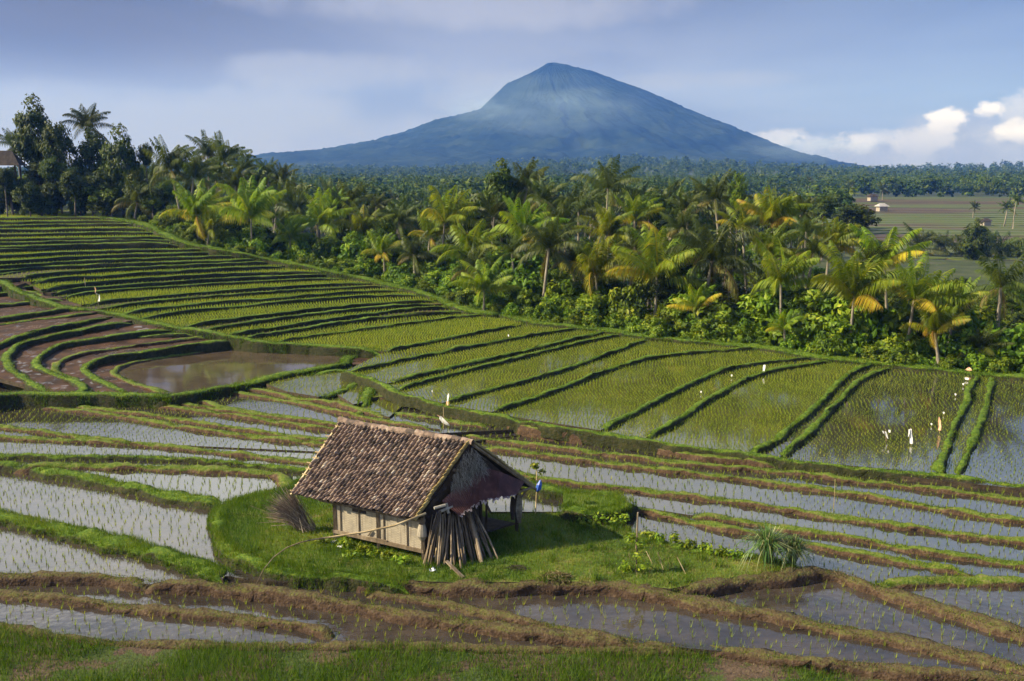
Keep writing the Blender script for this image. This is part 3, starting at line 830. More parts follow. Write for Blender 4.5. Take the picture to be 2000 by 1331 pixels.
def bank_mesh(key):
    L = LN[key]
    P, w, drop, kind = L['P'], L['w'], L['drop'], L['kind']
    n = len(P)
    t = np.gradient(P[:, :2], axis=0)
    t /= np.linalg.norm(t, axis=1)[:, None] + 1e-9
    nn = np.column_stack([-t[:, 1], t[:, 0]])
    r = np.random.default_rng(sum(map(ord, key)))
    jit = 0.035 if L['D'] < 50 else 0.05
    ws = w * (1 + 0.16 * np.sin(np.arange(n) * 0.23 + r.uniform(0, 6)) + 0.18 * np.sin(np.arange(n) * 0.57 + r.uniform(0, 6)) * np.sin(np.arange(n) * 0.13 + r.uniform(0, 6)) + r.normal(0, 0.09, n))
    ws[0] *= 0.7
    ws[-1] *= 0.7
    prof = [(-0.72, -drop), (-0.60, -0.15), (-0.50, -0.035), (-0.18, 0.015), (0.18, 0.02), (0.50, -0.03), (0.60, -0.15), (0.72, -drop)]
    tap = np.zeros(n)
    for q_, d_ in enumerate((0.30, 0.12, 0.04)):
        if n > 8:
            tap[q_] = tap[n - 1 - q_] = d_
    V = np.zeros((n, len(prof), 3))
    hz = 0.022 * np.sin(np.arange(n) * 0.37 + 1.0) + 0.03 * np.sin(np.arange(n) * 0.11 + r.uniform(0, 6)) * np.sin(np.arange(n) * 0.71) + r.normal(0, 0.016, n)
    for k, (o, dz_) in enumerate(prof):
        jj = r.normal(0, jit, n) if 0 < k < 7 else 0
        V[:, k, :2] = P[:, :2] + nn * ((o * ws + jj)[:, None] if np.ndim(jj) else (o * ws)[:, None])
        V[:, k, 2] = P[:, 2] - tap + dz_ + (hz + (r.normal(0, 0.018, n) if 0 < k < 7 else 0))
    m = len(prof)
    ii = np.arange(n * m).reshape(n, m)
    F = np.column_stack([ii[:-1, :-1].ravel(), ii[1:, :-1].ravel(), ii[1:, 1:].ravel(), ii[:-1, 1:].ravel()])
    F = np.vstack([F] + [[[i0 * m + a, i0 * m + a + 1, i0 * m + m - 2 - a, i0 * m + m - 1 - a]] for i0 in (0, n - 1) for a in range(m // 2 - 1)])
    mt = {'green': 'bank_green', 'lush': 'bank_green', 'soil': 'bank_soil', 'dry': 'bank_dry'}[kind]
    o = build('terrace_bank', V.reshape(-1, 3), F, M[mt], smooth_shade=True)
    o['kind'] = 'structure'
    # end caps come from the drop below ground; blades on the crest and shoulders
    D = L['D']
    seg = np.linalg.norm(np.diff(P[:, :2], axis=0), axis=1).sum()
    dens = (820 if D < 34 else 420 if D < 45 else 170 if D < 62 else 80) * L['blades']
    cnt = int(seg * w * dens)
    s = r.uniform(0, n - 1.001, cnt)
    i0 = s.astype(int)
    fr = (s - i0)[:, None]
    c = P[i0] * (1 - fr) + P[i0 + 1] * fr
    o_ = r.uniform(-0.56, 0.56, cnt)
    wloc = ws[i0]
    Q = c.copy()
    Q[:, :2] += nn[i0] * (o_ * wloc)[:, None]
    Q[:, 2] += np.where(np.abs(o_) > 0.5, -0.05 - (np.abs(o_) - 0.5) * 0.7, 0.0) - 0.02
    base = {'lush': (0.08, 0.16), 'green': (0.05, 0.10), 'soil': (0.03, 0.09), 'dry': (0.03, 0.08)}[kind]
    H = r.uniform(*base, cnt)
    Wd = r.uniform(0.010, 0.018, cnt) * (1 if D < 34 else 1.4 if D < 45 else 1.8 if D < 62 else 2.6)
    patch = 0.5 + 0.5 * np.sin(s * 0.19 + r.uniform(0, 6)) * np.sin(s * 0.071 + r.uniform(0, 6))
    tint = np.clip(r.normal(0.46, 0.20, cnt) + 0.35 * (patch - 0.5), 0, 1)
    if kind == 'dry':
        dry = r.random(cnt) < 0.80 - 0.5 * patch
    elif kind == 'soil':
        dry = r.random(cnt) < 0.22 - 0.2 * patch
    else:
        dry = r.random(cnt) < 0.03
    if key in ('C0', 'lane1', 'G1', 'B1', 'G3', 'G4', 'edge', 'B2', 'B3', 'M0'):
        c2 = int(seg * (620 if D < 45 else 380))
        s2 = r.uniform(0, n - 1.001, c2)
        i2 = s2.astype(int)
        q2 = P[i2] * (1 - (s2 - i2)[:, None]) + P[i2 + 1] * (s2 - i2)[:, None]
        sg2 = np.where(r.random(c2) < 0.5, -1, 1)
        dn = r.random(c2) * min(drop, 0.8) * 0.8
        q2[:, :2] += nn[i2] * (sg2 * ws[i2] * (0.58 + 0.10 * dn / max(drop, 0.3)))[:, None]
        q2[:, 2] -= 0.04 + dn
        blades(q2, r.uniform(0.08, 0.2, c2), r.uniform(0.012, 0.022, c2) * (1 if D < 45 else 1.8), 1.0, np.clip(r.normal(0.36, 0.2, c2), 0, 0.9), False)
    blades(Q[~dry], H[~dry], Wd[~dry], 0.6, tint[~dry], False)
    blades(Q[dry], H[dry] * 0.8, Wd[dry], 1.4, r.uniform(0, 1, dry.sum()), True)


for k in LN:
    bank_mesh(k)


def scatter_in(poly, dens):
    x0, y0 = poly.min(0)
    x1, y1 = poly.max(0)
    n = int((x1 - x0) * (y1 - y0) * dens)
    X, Y = RNG.uniform(x0, x1, n), RNG.uniform(y0, y1, n)
    k = inside(poly, X, Y)
    return X[k], Y[k]


def vnoise(X, Y, s, seed=0):
    r = np.random.default_rng(seed)
    z = np.zeros_like(X)
    for _ in range(5):
        a, f = r.uniform(0, 6.28), s * r.uniform(0.6, 1.8)
        z += np.sin((X * math.cos(a) + Y * math.sin(a)) * f + r.uniform(0, 6.28))
    return z / 3.0


# long grass on the hut's platform (worn in places), the mound and the foreground
X, Y = scatter_in(HUTPAD, 620)
wear = vnoise(X, Y, 0.9, 4)
keep = RNG.random(len(X)) < np.clip(1.05 - 0.45 * np.clip(wear, 0, 1), 0.2, 1)
X, Y, wear = X[keep], Y[keep], wear[keep]
n = len(X)
lng = np.clip(0.5 - 0.10 * (X + 2.0), 0.0, 1.0)
H = RNG.uniform(0.07, 0.13, n) + 0.13 * lng * RNG.random(n)
blades(np.column_stack([X, Y, np.full(n, 0.14)]), H, RNG.uniform(0.010, 0.02, n), 0.7, np.clip(RNG.normal(0.42, 0.16, n) + 0.28 * np.clip(wear, -0.6, 1) + 0.12 * (1 - lng) * (X > 0), 0, 1), False)
dk = RNG.random(n) < np.clip(0.10 + 0.35 * np.clip(wear, 0, 1) + 0.12 * np.clip(X, 0, 3), 0, 0.55) * 0.55
n = dk.sum()
blades(np.column_stack([X[dk] + 0.02, Y[dk], np.full(n, 0.14)]), RNG.uniform(0.05, 0.16, n), RNG.uniform(0.010, 0.018, n), 1.2, RNG.uniform(0.3, 1, n), True)
for _ in range(90):
    q_ = RNG.integers(0, len(X))
    m_ = 40
    cx_, cy_ = X[q_] + RNG.normal(0, 0.09, m_), Y[q_] + RNG.normal(0, 0.09, m_)
    blades(np.column_stack([cx_, cy_, np.full(m_, 0.14)]), RNG.uniform(0.14, 0.34, m_), RNG.uniform(0.012, 0.022, m_), 0.8, np.clip(RNG.normal(0.3, 0.2, m_), 0, 1), False)
mp = PADS[-2][1]
X, Y = scatter_in(mp, 500)
blades(np.column_stack([X, Y, np.full(len(X), 0.43)]), RNG.uniform(0.08, 0.18, len(X)), RNG.uniform(0.012, 0.02, len(X)), 0.6, np.clip(RNG.normal(0.5, 0.15, len(X)), 0, 1), False)
fp = PADS[-1][1]
X, Y = scatter_in(fp, 560)
nz_ = vnoise(X, Y, 1.1, 9) + 0.55 * np.clip((25.2 - Y) / 1.5, -1, 1) - 0.03 * X
gk = nz_ > RNG.uniform(-0.35, 0.55, len(X))
n = gk.sum()
blades(np.column_stack([X[gk], Y[gk], np.full(n, -0.34)]), RNG.uniform(0.08, 0.34, n) * (0.7 + 0.4 * np.clip(nz_[gk], 0, 1)), RNG.uniform(0.010, 0.022, n), 0.9, np.clip(RNG.normal(0.34, 0.2, n), 0, 1), False)
dk = (~gk) & (RNG.random(len(X)) < 0.45)
n = dk.sum()
blades(np.column_stack([X[dk], Y[dk], np.full(n, -0.34)]), RNG.uniform(0.02, 0.08, n), RNG.uniform(0.010, 0.02, n), 2.2, RNG.uniform(0, 1, n), True)


def flush(name, V, T, mat):
    V = np.vstack(V)
    F = np.arange(len(V)).reshape(-1, 3)
    return tag(build(name, V, F, mat, np.concatenate(T)), kind='stuff')


flush('bank_grass', GV, GT, M['grass'])
flush('dry_grass', DV, DT, M['dry'])

# ------------------------------------------------------------------ rice seedlings
RV, RT = [], []
PADS_S = sorted(range(len(PADS)), key=lambda i: PADS[i][0])
for a_i, pi in enumerate(PADS_S):
    lv, poly, sp = PADS[pi]
    if not sp:
        continue
    x0, y0 = poly.min(0)
    x1, y1 = poly.max(0)
    yc = (y0 + y1) / 2
    if yc > 90:
        sp *= 1.15
    r = np.random.default_rng(pi)
    th = r.uniform(-0.12, 0.12) + 0.12
    cx, cy = (x0 + x1) / 2, (y0 + y1) / 2
    R_ = math.hypot(x1 - x0, y1 - y0) / 2
    k = np.arange(-R_, R_, sp)
    if len(k) < 2:
        continue
    gx, gy = np.meshgrid(k, k)
    gx = gx + 0.22 * np.sin(gy * 0.8 + r.uniform(0, 6)) + (0.12 * np.sin(gy * 2.1) if yc < 42 else 0.1 * np.sin(gy * 1.3))
    gy = gy * (1.0 if yc < 42 else 0.8)
    gx, gy = gx.ravel(), gy.ravel()
    X = cx + gx * math.cos(th) - gy * math.sin(th) + r.normal(0, 0.02 if yc > 42 else 0.035, gx.size)
    Y = cy + gx * math.sin(th) + gy * math.cos(th) + r.normal(0, 0.02 if yc > 42 else 0.035, gx.size)
    q = (X > x0) & (X < x1) & (Y > y0) & (Y < y1) & (np.abs(X) < Y * 0.56 + 3)
    X, Y = X[q], Y[q]
    q = inside(poly, X, Y)
    X, Y = X[q], Y[q]
    for pj in PADS_S[a_i + 1:]:
        lv2, poly2, _ = PADS[pj]
        if not len(X):
            break
        b0, b1 = poly2.min(0), poly2.max(0)
        q = (X > b0[0]) & (X < b1[0]) & (Y > b0[1]) & (Y < b1[1])
        if q.any():
            w = np.zeros(len(X), bool)
            w[q] = inside(poly2, X[q], Y[q])
            X, Y = X[~w], Y[~w]
    # a few gaps
    q = r.random(len(X)) < 0.93
    X, Y = X[q], Y[q]
    n = len(X)
    if not n:
        continue
    nb_ = 5 if yc < 45 else 4 if yc < 62 else 3
    hgt_ = (0.19 if yc < 30 else 0.16 if yc < 40 else 0.115 if yc < 66 else 0.15)
    wid = 0.014 if yc < 30 else 0.017 if yc < 40 else 0.020 if yc < 66 else 0.032
    siz = np.clip(r.normal(1, 0.22, n), 0.45, 1.6)
    tb = np.clip(r.normal(0.5, 0.18, n) + 0.15 * vnoise(X, Y, 0.35, pi), 0, 1)
    for b in range(nb_):
        a = r.uniform(0, 2 * math.pi, n)
        d = np.column_stack([np.cos(a), np.sin(a), np.zeros(n)])
        base = np.column_stack([X, Y, np.full(n, lv - 0.01)]) + d * 0.012
        side = np.column_stack([-np.sin(a), np.cos(a), np.zeros(n)]) * wid / 2
        h = hgt_ * siz * r.uniform(0.65, 1.1, n)
        tip = base + d * (h * r.uniform(0.12, 0.55, n))[:, None]
        tip[:, 2] += h
        RV.append(np.stack([base - side, base + side, tip], 1).reshape(-1, 3))
        RT.append(np.clip(tb + r.normal(0, 0.1, n), 0, 1))
flush('rice_seedlings', RV, RT, M['rice'])
print('seed tris', sum(map(len, RT)), 'grass', sum(map(len, GT)), 'dry', sum(map(len, DT)))
# ------------------------------------------------------------------ mountain and valley
M['mount'] = plain('mountain_forest', [(0.0, (0.006, 0.013, 0.010)), (0.5, (0.014, 0.025, 0.015)), (1.0, (0.030, 0.043, 0.022))], 0.95, 0.012, 9.0, 1.0, 0.05, spec=0.05)
PK = atD(1080, 123, 2600.0)
kpx = 2600.0 / FPX
PL = np.array([(0, 0), (8, 1.5), (20, 8), (40, 19), (65, 31), (90, 42), (110, 60), (140, 90), (180, 102), (230, 113), (290, 136), (340, 148), (390, 156), (440, 167), (500, 173), (580, 180), (700, 196), (900, 230), (1500, 300)]) * kpx
PR = np.array([(0, 0), (15, 4), (30, 6), (50, 12), (80, 19), (120, 35), (180, 57), (240, 85), (300, 109), (360, 133), (400, 149), (460, 172), (520, 186), (560, 194), (620, 203), (720, 214), (920, 235), (1500, 300)]) * kpx


def fbm(X, Y, f, octv=6, seed=0, rough=0.55):
    """value noise, several octaves, about -1..1"""
    r = np.random.default_rng(seed)
    T = r.uniform(-1, 1, (256, 256))
    out_ = np.zeros_like(X)
    a, tot = 1.0, 0.0
    for o_ in range(octv):
        x, y = X * f + 17.3 * o_ + 500, Y * f + 9.1 * o_ + 500
        xi, yi = np.floor(x).astype(int), np.floor(y).astype(int)
        fx, fy = x - xi, y - yi
        fx, fy = fx * fx * (3 - 2 * fx), fy * fy * (3 - 2 * fy)
        g_ = lambda i, j: T[i % 256, j % 256]
        out_ += a * ((g_(xi, yi) * (1 - fx) + g_(xi + 1, yi) * fx) * (1 - fy) + (g_(xi, yi + 1) * (1 - fx) + g_(xi + 1, yi + 1) * fx) * fy)
        tot += a
        a *= rough
        f *= 2.03
    return out_ / tot


nr, nt_ = 200, 520
rr = np.r_[0.5, np.linspace(8, 1400, nr - 1) ** 1.0]
th = np.linspace(0, 2 * math.pi, nt_, endpoint=False)
RR, TT = np.meshgrid(rr, th, indexing='ij')
wR = 0.5 + 0.5 * np.cos(TT)
Zd = np.interp(RR, PL[:, 0], PL[:, 1]) * (1 - wR) + np.interp(RR, PR[:, 0], PR[:, 1]) * wR
MX, MY = PK[0] + RR * np.cos(TT), PK[1] + RR * np.sin(TT)
wq = 1.2 * fbm(MX, MY, 0.004, 4, 3)
ridg = np.abs(fbm(np.cos(TT + 0.25 * wq) * 5.5 + 40, np.sin(TT + 0.25 * wq) * 5.5 + 40, 1.0, 4, 8) + 0.25 * fbm(MX, MY, 0.008, 4, 5))
fade = np.clip(RR / 520.0, 0, 1) * np.clip(1.4 - RR / 1100.0, 0.15, 1)
side = np.abs(np.sin(TT)) ** 0.5 * 0.85 + 0.15
Zm = PK[2] - Zd + (24 * (0.22 - ridg) + 20 * fbm(MX, MY, 0.006, 5, 12)) * fade * side
Zm += 2.6 * fbm(MX, MY, 0.11, 2, 4) + RNG.normal(0, 1.0, Zm.shape) * np.clip(RR / 20, 0.1, 1)
ii = np.arange(nr * nt_).reshape(nr, nt_)
i2 = np.roll(ii, -1, axis=1)
mF = np.column_stack([ii[:-1].ravel(), ii[1:].ravel(), i2[1:].ravel(), i2[:-1].ravel()])
o = build('mountain', np.column_stack([MX.ravel(), MY.ravel(), Zm.ravel()]), mF, M['mount'], smooth_shade=True)
o['kind'] = 'structure'

# stepped fields across the valley, right
m_, nt = newmat('valley_field')
tco = nt.nodes.new('ShaderNodeTexCoord').outputs['Object']
mp_ = node(nt, 'ShaderNodeMapping', in_Vector=tco, in_Scale=(0.03, 0.35, 1.0))
f_ = node(nt, 'ShaderNodeTexNoise', in_Vector=mp_.outputs[0], in_Scale=1.0, in_Detail=7.0, in_Roughness=0.7).outputs[0]
mp2 = node(nt, 'ShaderNodeMapping', in_Vector=tco, in_Scale=(0.016, 0.028, 1.0))
f2_ = node(nt, 'ShaderNodeTexNoise', in_Vector=mp2.outputs[0], in_Scale=1.0, in_Detail=3.0).outputs[0]
cA = ramp(nt, smooth(nt, f_, 0.3, 0.7), [(0.0, (0.026, 0.015, 0.007)), (0.5, (0.055, 0.033, 0.015)), (1.0, (0.10, 0.07, 0.026))])
cB = ramp(nt, smooth(nt, f_, 0.3, 0.7), [(0.0, (0.032, 0.055, 0.006)), (0.5, (0.065, 0.088, 0.010)), (1.0, (0.055, 0.042, 0.015))])
p_ = node(nt, 'ShaderNodeBsdfPrincipled', in_Base_Color=mix(nt, smooth(nt, f2_, 0.40, 0.52), cA, cB), in_Roughness=0.95)
out(nt, p_.outputs[0])
vb = MB()
NST = 30
for i in range(NST):
    y0 = 168 + (440 - 168) * i / NST
    y1 = 168 + (440 - 168) * (i + 1) / NST
    z = -3.4 + 4.9 * (i + 1) / NST
    zb = z - 4.9 / NST
    xs = np.linspace((0.34 if y0 < 215 else 0.26 if y0 < 300 else 0.19) * y0, 0.62 * y0, 14)
    for a, b in zip(xs[:-1], xs[1:]):
        wa, wb = 3.0 * math.sin(a * 0.05 + i * 0.3), 3.0 * math.sin(b * 0.05 + i * 0.3)
        vb.quad((a, y0 + wa, zb), (b, y0 + wb, zb), (b, y0 + wb + 0.1, z), (a, y0 + wa + 0.1, z))
        vb.quad((a, y0 + wa + 0.1, z), (b, y0 + wb + 0.1, z), (b, y1 + 3 * math.sin(b * 0.05 + i * 0.3 + 0.3), z), (a, y1 + 3 * math.sin(a * 0.05 + i * 0.3 + 0.3), z))
vb.build('valley_field', m_)['kind'] = 'structure'


def vz(y):
    return -3.4 + 4.9 * min(1, max(0, (y - 168) / 272.0 + 1 / NST))


for pts, z in (([(1770, 520), (1800, 508), (1850, 507), (1880, 512), (1862, 518), (1800, 522)], -3.0), ([(1868, 526), (1890, 517), (1935, 516), (1990, 518), (2050, 526), (1900, 530)], -3.15)):
    pp = pxy(pts, z)
    pad(z, pp, 'water', 0.0, 'valley_pond')
    q = MB()
    pr = np.vstack([pp, pp[:1]])
    for a, b in zip(pr[:-1], pr[1:]):
        q.beam((*a, z - 0.45), (*b, z - 0.45), 0.9, 1.3)
    q.build('terrace_bank', M['bank_soil'])['kind'] = 'structure'

# ------------------------------------------------------------------ hut
K = (HC - 0.15) / (HC - 0.35)
O_ = np.array([-5.456, 29.376]) * K
ang, skew = -0.526, -0.336
U_ = np.array([math.cos(ang), math.sin(ang)])
V_ = np.array([-math.sin(ang + skew), math.cos(ang + skew)])
HL, HW, o1, o2, he_, e2_, q1_, q2_ = (x * K for x in (3.305, 3.621, 1.427, 0.085, 0.291, 0.683, 1.743, 0.027))
HZ = 0.15
zE = HC - (HC - 1.663) * K
zR = HC - (HC - 3.600) * K


def hp(u, v, z):
    q = O_ + u * U_ + v * V_
    return np.array([q[0], q[1], z])


def on_gable(px, py, off):                    # photo pixel on the vertical plane off metres outside the gable end
    r = ray(px, py)
    nrm = np.array([-V_[1], V_[0]])
    p0 = O_ + (HL + off) * U_
    t = (p0 @ nrm) / (r[:2] @ nrm)
    return np.array([r[0] * t, r[1] * t, HC + r[2] * t])


def on_front(px, py, off=0.0):                # photo pixel on the long wall
    r = ray(px, py)
    nrm = np.array([-U_[1], U_[0]])
    p0 = O_ - off * V_
    t = (p0 @ nrm) / (r[:2] @ nrm)
    return np.array([r[0] * t, r[1] * t, HC + r[2] * t])


M['tile'] = plain('clay_tile', [(0.0, (0.022, 0.019, 0.017)), (0.22, (0.070, 0.054, 0.044)), (0.45, (0.185, 0.126, 0.092)), (0.65, (0.30, 0.213, 0.160)), (0.85, (0.40, 0.33, 0.25)), (1.0, (0.58, 0.56, 0.50))], 0.85, 5.0, 8.0, 0.6, 40.0, tintmix=0.55)
M['moss_tile'] = plain('mossy_tile', [(0.0, (0.10, 0.075, 0.04)), (0.5, (0.26, 0.19, 0.07)), (1.0, (0.38, 0.30, 0.12))], 0.9, 9.0, 6.0, 0.5, 40.0, tintmix=0.4)
M['wood'] = plain('weathered_wood', [(0.0, (0.05, 0.035, 0.022)), (0.5, (0.15, 0.11, 0.07)), (1.0, (0.30, 0.24, 0.17))], 0.85, 6.0, 8.0, 0.4, 30.0, (1, 1, 0.2), tintmix=0.4)
M['dark_wood'] = plain('dark_wood', [(0.0, (0.018, 0.013, 0.010)), (1.0, (0.07, 0.05, 0.035))], 0.9, 5.0, 6.0, 0.4, 30.0)
M['bamboo'] = plain('pale_bamboo', [(0.0, (0.20, 0.14, 0.07)), (0.5, (0.42, 0.31, 0.16)), (1.0, (0.55, 0.44, 0.26))], 0.5, 3.0, 5.0)
M['straw'] = plain('grey_thatch', [(0.0, (0.06, 0.055, 0.045)), (0.5, (0.18, 0.165, 0.14)), (1.0, (0.40, 0.37, 0.32))], 0.9, 8.0, 4.0, tintmix=0.7)
M['twig'] = plain('dry_twig', [(0.0, (0.06, 0.040, 0.028)), (0.5, (0.24, 0.17, 0.12)), (1.0, (0.52, 0.42, 0.30))], 0.9, 8.0, 4.0, tintmix=0.7)
M['iron'] = plain('rusted_iron', [(0.0, (0.045, 0.018, 0.016)), (0.55, (0.085, 0.032, 0.028)), (1.0, (0.15, 0.07, 0.055))], 0.6, 2.5, 7.0)
M['iron_edge'] = plain('worn_iron_edge', [(0.0, (0.12, 0.05, 0.05)), (0.5, (0.32, 0.25, 0.24)), (1.0, (0.6, 0.55, 0.52))], 0.6, 14.0, 4.0)
M['white_cloth'] = plain('white_plastic', [(0.0, (0.70, 0.70, 0.68)), (1.0, (0.85, 0.84, 0.82))], 0.6, 6.0)
M['peach_cloth'] = plain('peach_cloth', [(0.0, (0.62, 0.34, 0.18)), (1.0, (0.80, 0.52, 0.33))], 0.7, 6.0)
M['grey_cloth'] = plain('grey_brown_cloth', [(0.0, (0.06, 0.05, 0.04)), (0.5, (0.15, 0.13, 0.10)), (1.0, (0.30, 0.27, 0.22))], 0.9, 5.0, 6.0, 0.5, 20.0)
M['blue_plastic'] = plain('blue_plastic', [(0.0, (0.02, 0.06, 0.32)), (1.0, (0.05, 0.14, 0.55))], 0.4, 6.0)
M['thatch_roof'] = plain('shade_dark_thatch', [(0.0, (0.02, 0.016, 0.012)), (1.0, (0.06, 0.045, 0.034))], 0.95, 2.0, 8.0, 0.8, 8.0, (1, 1, 0.3))  # thatch colour darkened to stand for the far left pavilion's deep shade
M['pale_roof'] = plain('pale_roof_sheet', [(0.0, (0.22, 0.20, 0.19)), (1.0, (0.42, 0.39, 0.37))], 0.8, 1.0, 6.0)
M['trunk'] = plain('palm_trunk', [(0.0, (0.10, 0.085, 0.06)), (0.5, (0.22, 0.19, 0.14)), (1.0, (0.34, 0.30, 0.24))], 0.9, 3.0, 6.0, 0.5, 8.0, (1, 1, 4))
M['bark'] = plain('tree_bark', [(0.0, (0.05, 0.04, 0.03)), (0.6, (0.14, 0.115, 0.085)), (1.0, (0.26, 0.23, 0.18))], 0.9, 3.0, 6.0, 0.5, 8.0)
# woven bamboo matting
m_, nt = newmat('woven_matting')
tco = nt.nodes.new('ShaderNodeTexCoord').outputs['Object']
ck = node(nt, 'ShaderNodeTexChecker', in_Vector=tco, in_Scale=26.0, in_Color1=(0.38, 0.32, 0.235, 1), in_Color2=(0.28, 0.235, 0.17, 1))
fz = node(nt, 'ShaderNodeTexNoise', in_Vector=tco, in_Scale=3.0, in_Detail=8.0, in_Roughness=0.7).outputs[0]
st = node(nt, 'ShaderNodeTexNoise', in_Vector=node(nt, 'ShaderNodeMapping', in_Vector=tco, in_Scale=(7, 7, 0.6)).outputs[0], in_Scale=2.0, in_Detail=5.0).outputs[0]
cc = mix(nt, smooth(nt, fz, 0.42, 0.7), ck.outputs[0], (0.22, 0.19, 0.15))
cc = mix(nt, mth(nt, 'MULTIPLY', smooth(nt, st, 0.5, 0.7), 0.6), cc, (0.13, 0.10, 0.07))
pp_ = node(nt, 'ShaderNodeBsdfPrincipled', in_Base_Color=cc, in_Roughness=0.85)
nt.links.new(node(nt, 'ShaderNodeBump', in_Height=ck.outputs[1], in_Strength=0.4, in_Distance=0.01).outputs[0], pp_.inputs['Normal'])
out(nt, pp_.outputs[0])
M['mat'] = m_

hut = thing('farm_hut', 'small farm hut with old clay tile roof standing on the grass platform', 'hut', (*O_, HZ))
ORG = np.array([*O_, HZ])


def hb(mb, name, mat, parent=hut, smooth_shade=False):
    mb.v = [np.asarray(p) - ORG for p in mb.v]
    return mb.build(name, M[mat], parent, smooth_shade)


def slope_tiles(eL, eR, rL, rR, ncol, nrow, seed, top_sign):
    """old barrel tiles laid in columns from eave to ridge"""
    r = random.Random(seed)
    mb, moss = MB(), MB()
    eL, eR, rL, rR = map(np.asarray, (eL, eR, rL, rR))

    def P(a, b):
        p = (eL * (1 - a) + eR * a) * (1 - b) + (rL * (1 - a) + rR * a) * b
        p = p.copy()
        p[2] -= 0.10 * math.sin(math.pi * a) * math.sin(math.pi * b) * 0.8 + 0.03 * math.sin(a * 9.0 + b * 3)
        return p
    N = np.cross(eR - eL, rL - eL)
    N /= np.linalg.norm(N)
    N *= math.copysign(1, N[2])
    colsh = [r.uniform(-0.3, 0.3) for _ in range(ncol)]
    for i in range(ncol):
        for j in range(nrow):
            a0, a1 = i / ncol, (i + 1) / ncol
            sh = (r.uniform(-0.10, 0.10) + colsh[i]) / nrow
            b0, b1 = (j - 0.05) / nrow + sh, (j + 1.22) / nrow + sh
            b1 = min(b1, 1.0)
            if j == 0:
                b0 = r.uniform(-0.35, 0.1) / nrow
            if i == 0 and r.random() < 0.45:
                continue
            wsh = r.uniform(-0.10, 0.10) / ncol + 0.12 * math.sin(j * 0.7 + i) / ncol
            tw = r.uniform(-0.07, 0.07) / ncol
            lift = r.uniform(0.0, 0.016)
            t = min(1, max(0, r.gauss(0.45, 0.22)))
            if r.random() < 0.07:
                t = r.uniform(0.85, 1.0)
            if r.random() < 0.12:
                t = r.uniform(0.0, 0.12)
            rows = []
            for b, hh, s_ in ((b0, 0.092 + lift, 1), (b1, 0.060 + lift * 0.3, -1)):
                row = []
                for k in range(6):
                    f = k / 5.0
                    a = a0 + (a1 - a0) * (f * 0.86 + 0.07) + wsh + tw * s_
                    row.append(P(a, b) + N * (hh * math.sin(math.pi * min(1, max(0, f))) ** 0.75 + (0.012 if s_ > 0 else 0.0)))
                rows.append(row)
            tgt = moss if i == ncol - 1 else mb
            for k in range(5):
                tgt.quad(rows[0][k], rows[0][k + 1], rows[1][k + 1], rows[1][k], t)
            low = [p - N * 0.022 for p in rows[0]]
            for k in range(5):
                tgt.quad(low[k], low[k + 1], rows[0][k + 1], rows[0][k], t * 0.6)
    # laths underneath
    q = MB()
    mgn = 0.035
    q.quad(P(0.02, 0.0) - N * mgn, P(1, 0.0) - N * mgn, P(1, 1) - N * mgn, P(0.02, 1) - N * mgn)
    return mb, moss, q


eL, eR, rL, rR = hp(-o1, -he_, zE), hp(HL + o2, -he_, zE), hp(-q1_, HW / 2, zR), hp(HL + q2_, HW / 2, zR)
fL, fR = hp(-o1, HW + e2_, zE), hp(HL + o2, HW + e2_, zE)
mb, moss, q = slope_tiles(eL, eR, rL, rR, 33, 19, 3, 1)
rs = hb(mb, 'roof_slope', 'tile')
rs['label'] = 'mottled brown clay tile slope facing the camera'
hb(moss, 'mossy_verge_tiles', 'moss_tile', rs).location = (0, 0, 0)
hb(q, 'roof_lining', 'dark_wood')
mb, moss, q = slope_tiles(fL, fR, rL, rR, 33, 16, 5, 1)
rs2 = hb(mb, 'roof_slope', 'tile')
hb(moss, 'mossy_verge_tiles', 'moss_tile', rs2)
hb(q, 'roof_lining', 'dark_wood')
r = random.Random(8)
mb = MB()
n = 15
for i in range(n):
    a, b = i / n, (i + 1.12) / n
    p0 = rL * (1 - a) + rR * a + np.array([0, 0, r.uniform(0.0, 0.05) + (0.07 if i == 0 else 0)])
    p1 = rL * (1 - b) + rR * b + np.array([0, 0, r.uniform(-0.02, 0.03)])
    d = (p1 - p0) / np.linalg.norm(p1 - p0)
    sd = np.cross(d, (0, 0, 1))
    sd /= np.linalg.norm(sd)
    rad = r.uniform(0.12, 0.15)
    t = r.uniform(0.05, 0.75)
    ring = lambda p, rd: [p + sd * rd * math.cos(x) + np.array([0, 0, 1]) * (rd * math.sin(x) - 0.05) for x in np.linspace(-0.2, math.pi + 0.2, 8)]
    A0, A1 = ring(p0, rad), ring(p1, rad * 0.88)
    for k in range(7):
        mb.quad(A0[k], A1[k], A1[k + 1], A0[k + 1], t)
        mb.quad(A0[k], A0[k + 1], p0 + (A0[k + 1] - p0) * 0.8, p0 + (A0[k] - p0) * 0.8, t * 0.5)
hb(mb, 'ridge_tiles', 'tile')
# lath ends along the broken left verge
mb = MB()
for i in range(13):
    b = 0.04 + i * 0.075
    p = eL * (1 - b) + rL * b - np.array([0, 0, 0.03])
    d = (eR - eL) / np.linalg.norm(eR - eL)
    mb.beam(p - d * r.uniform(0.03, 0.22), p + d * 0.5, 0.035, 0.03, r.uniform(0.5, 1))
mb.beam(eL + (0, 0, -0.06), rL + (0, 0, -0.06), 0.06, 0.06, 0.8)
hb(mb, 'verge_laths', 'bamboo')
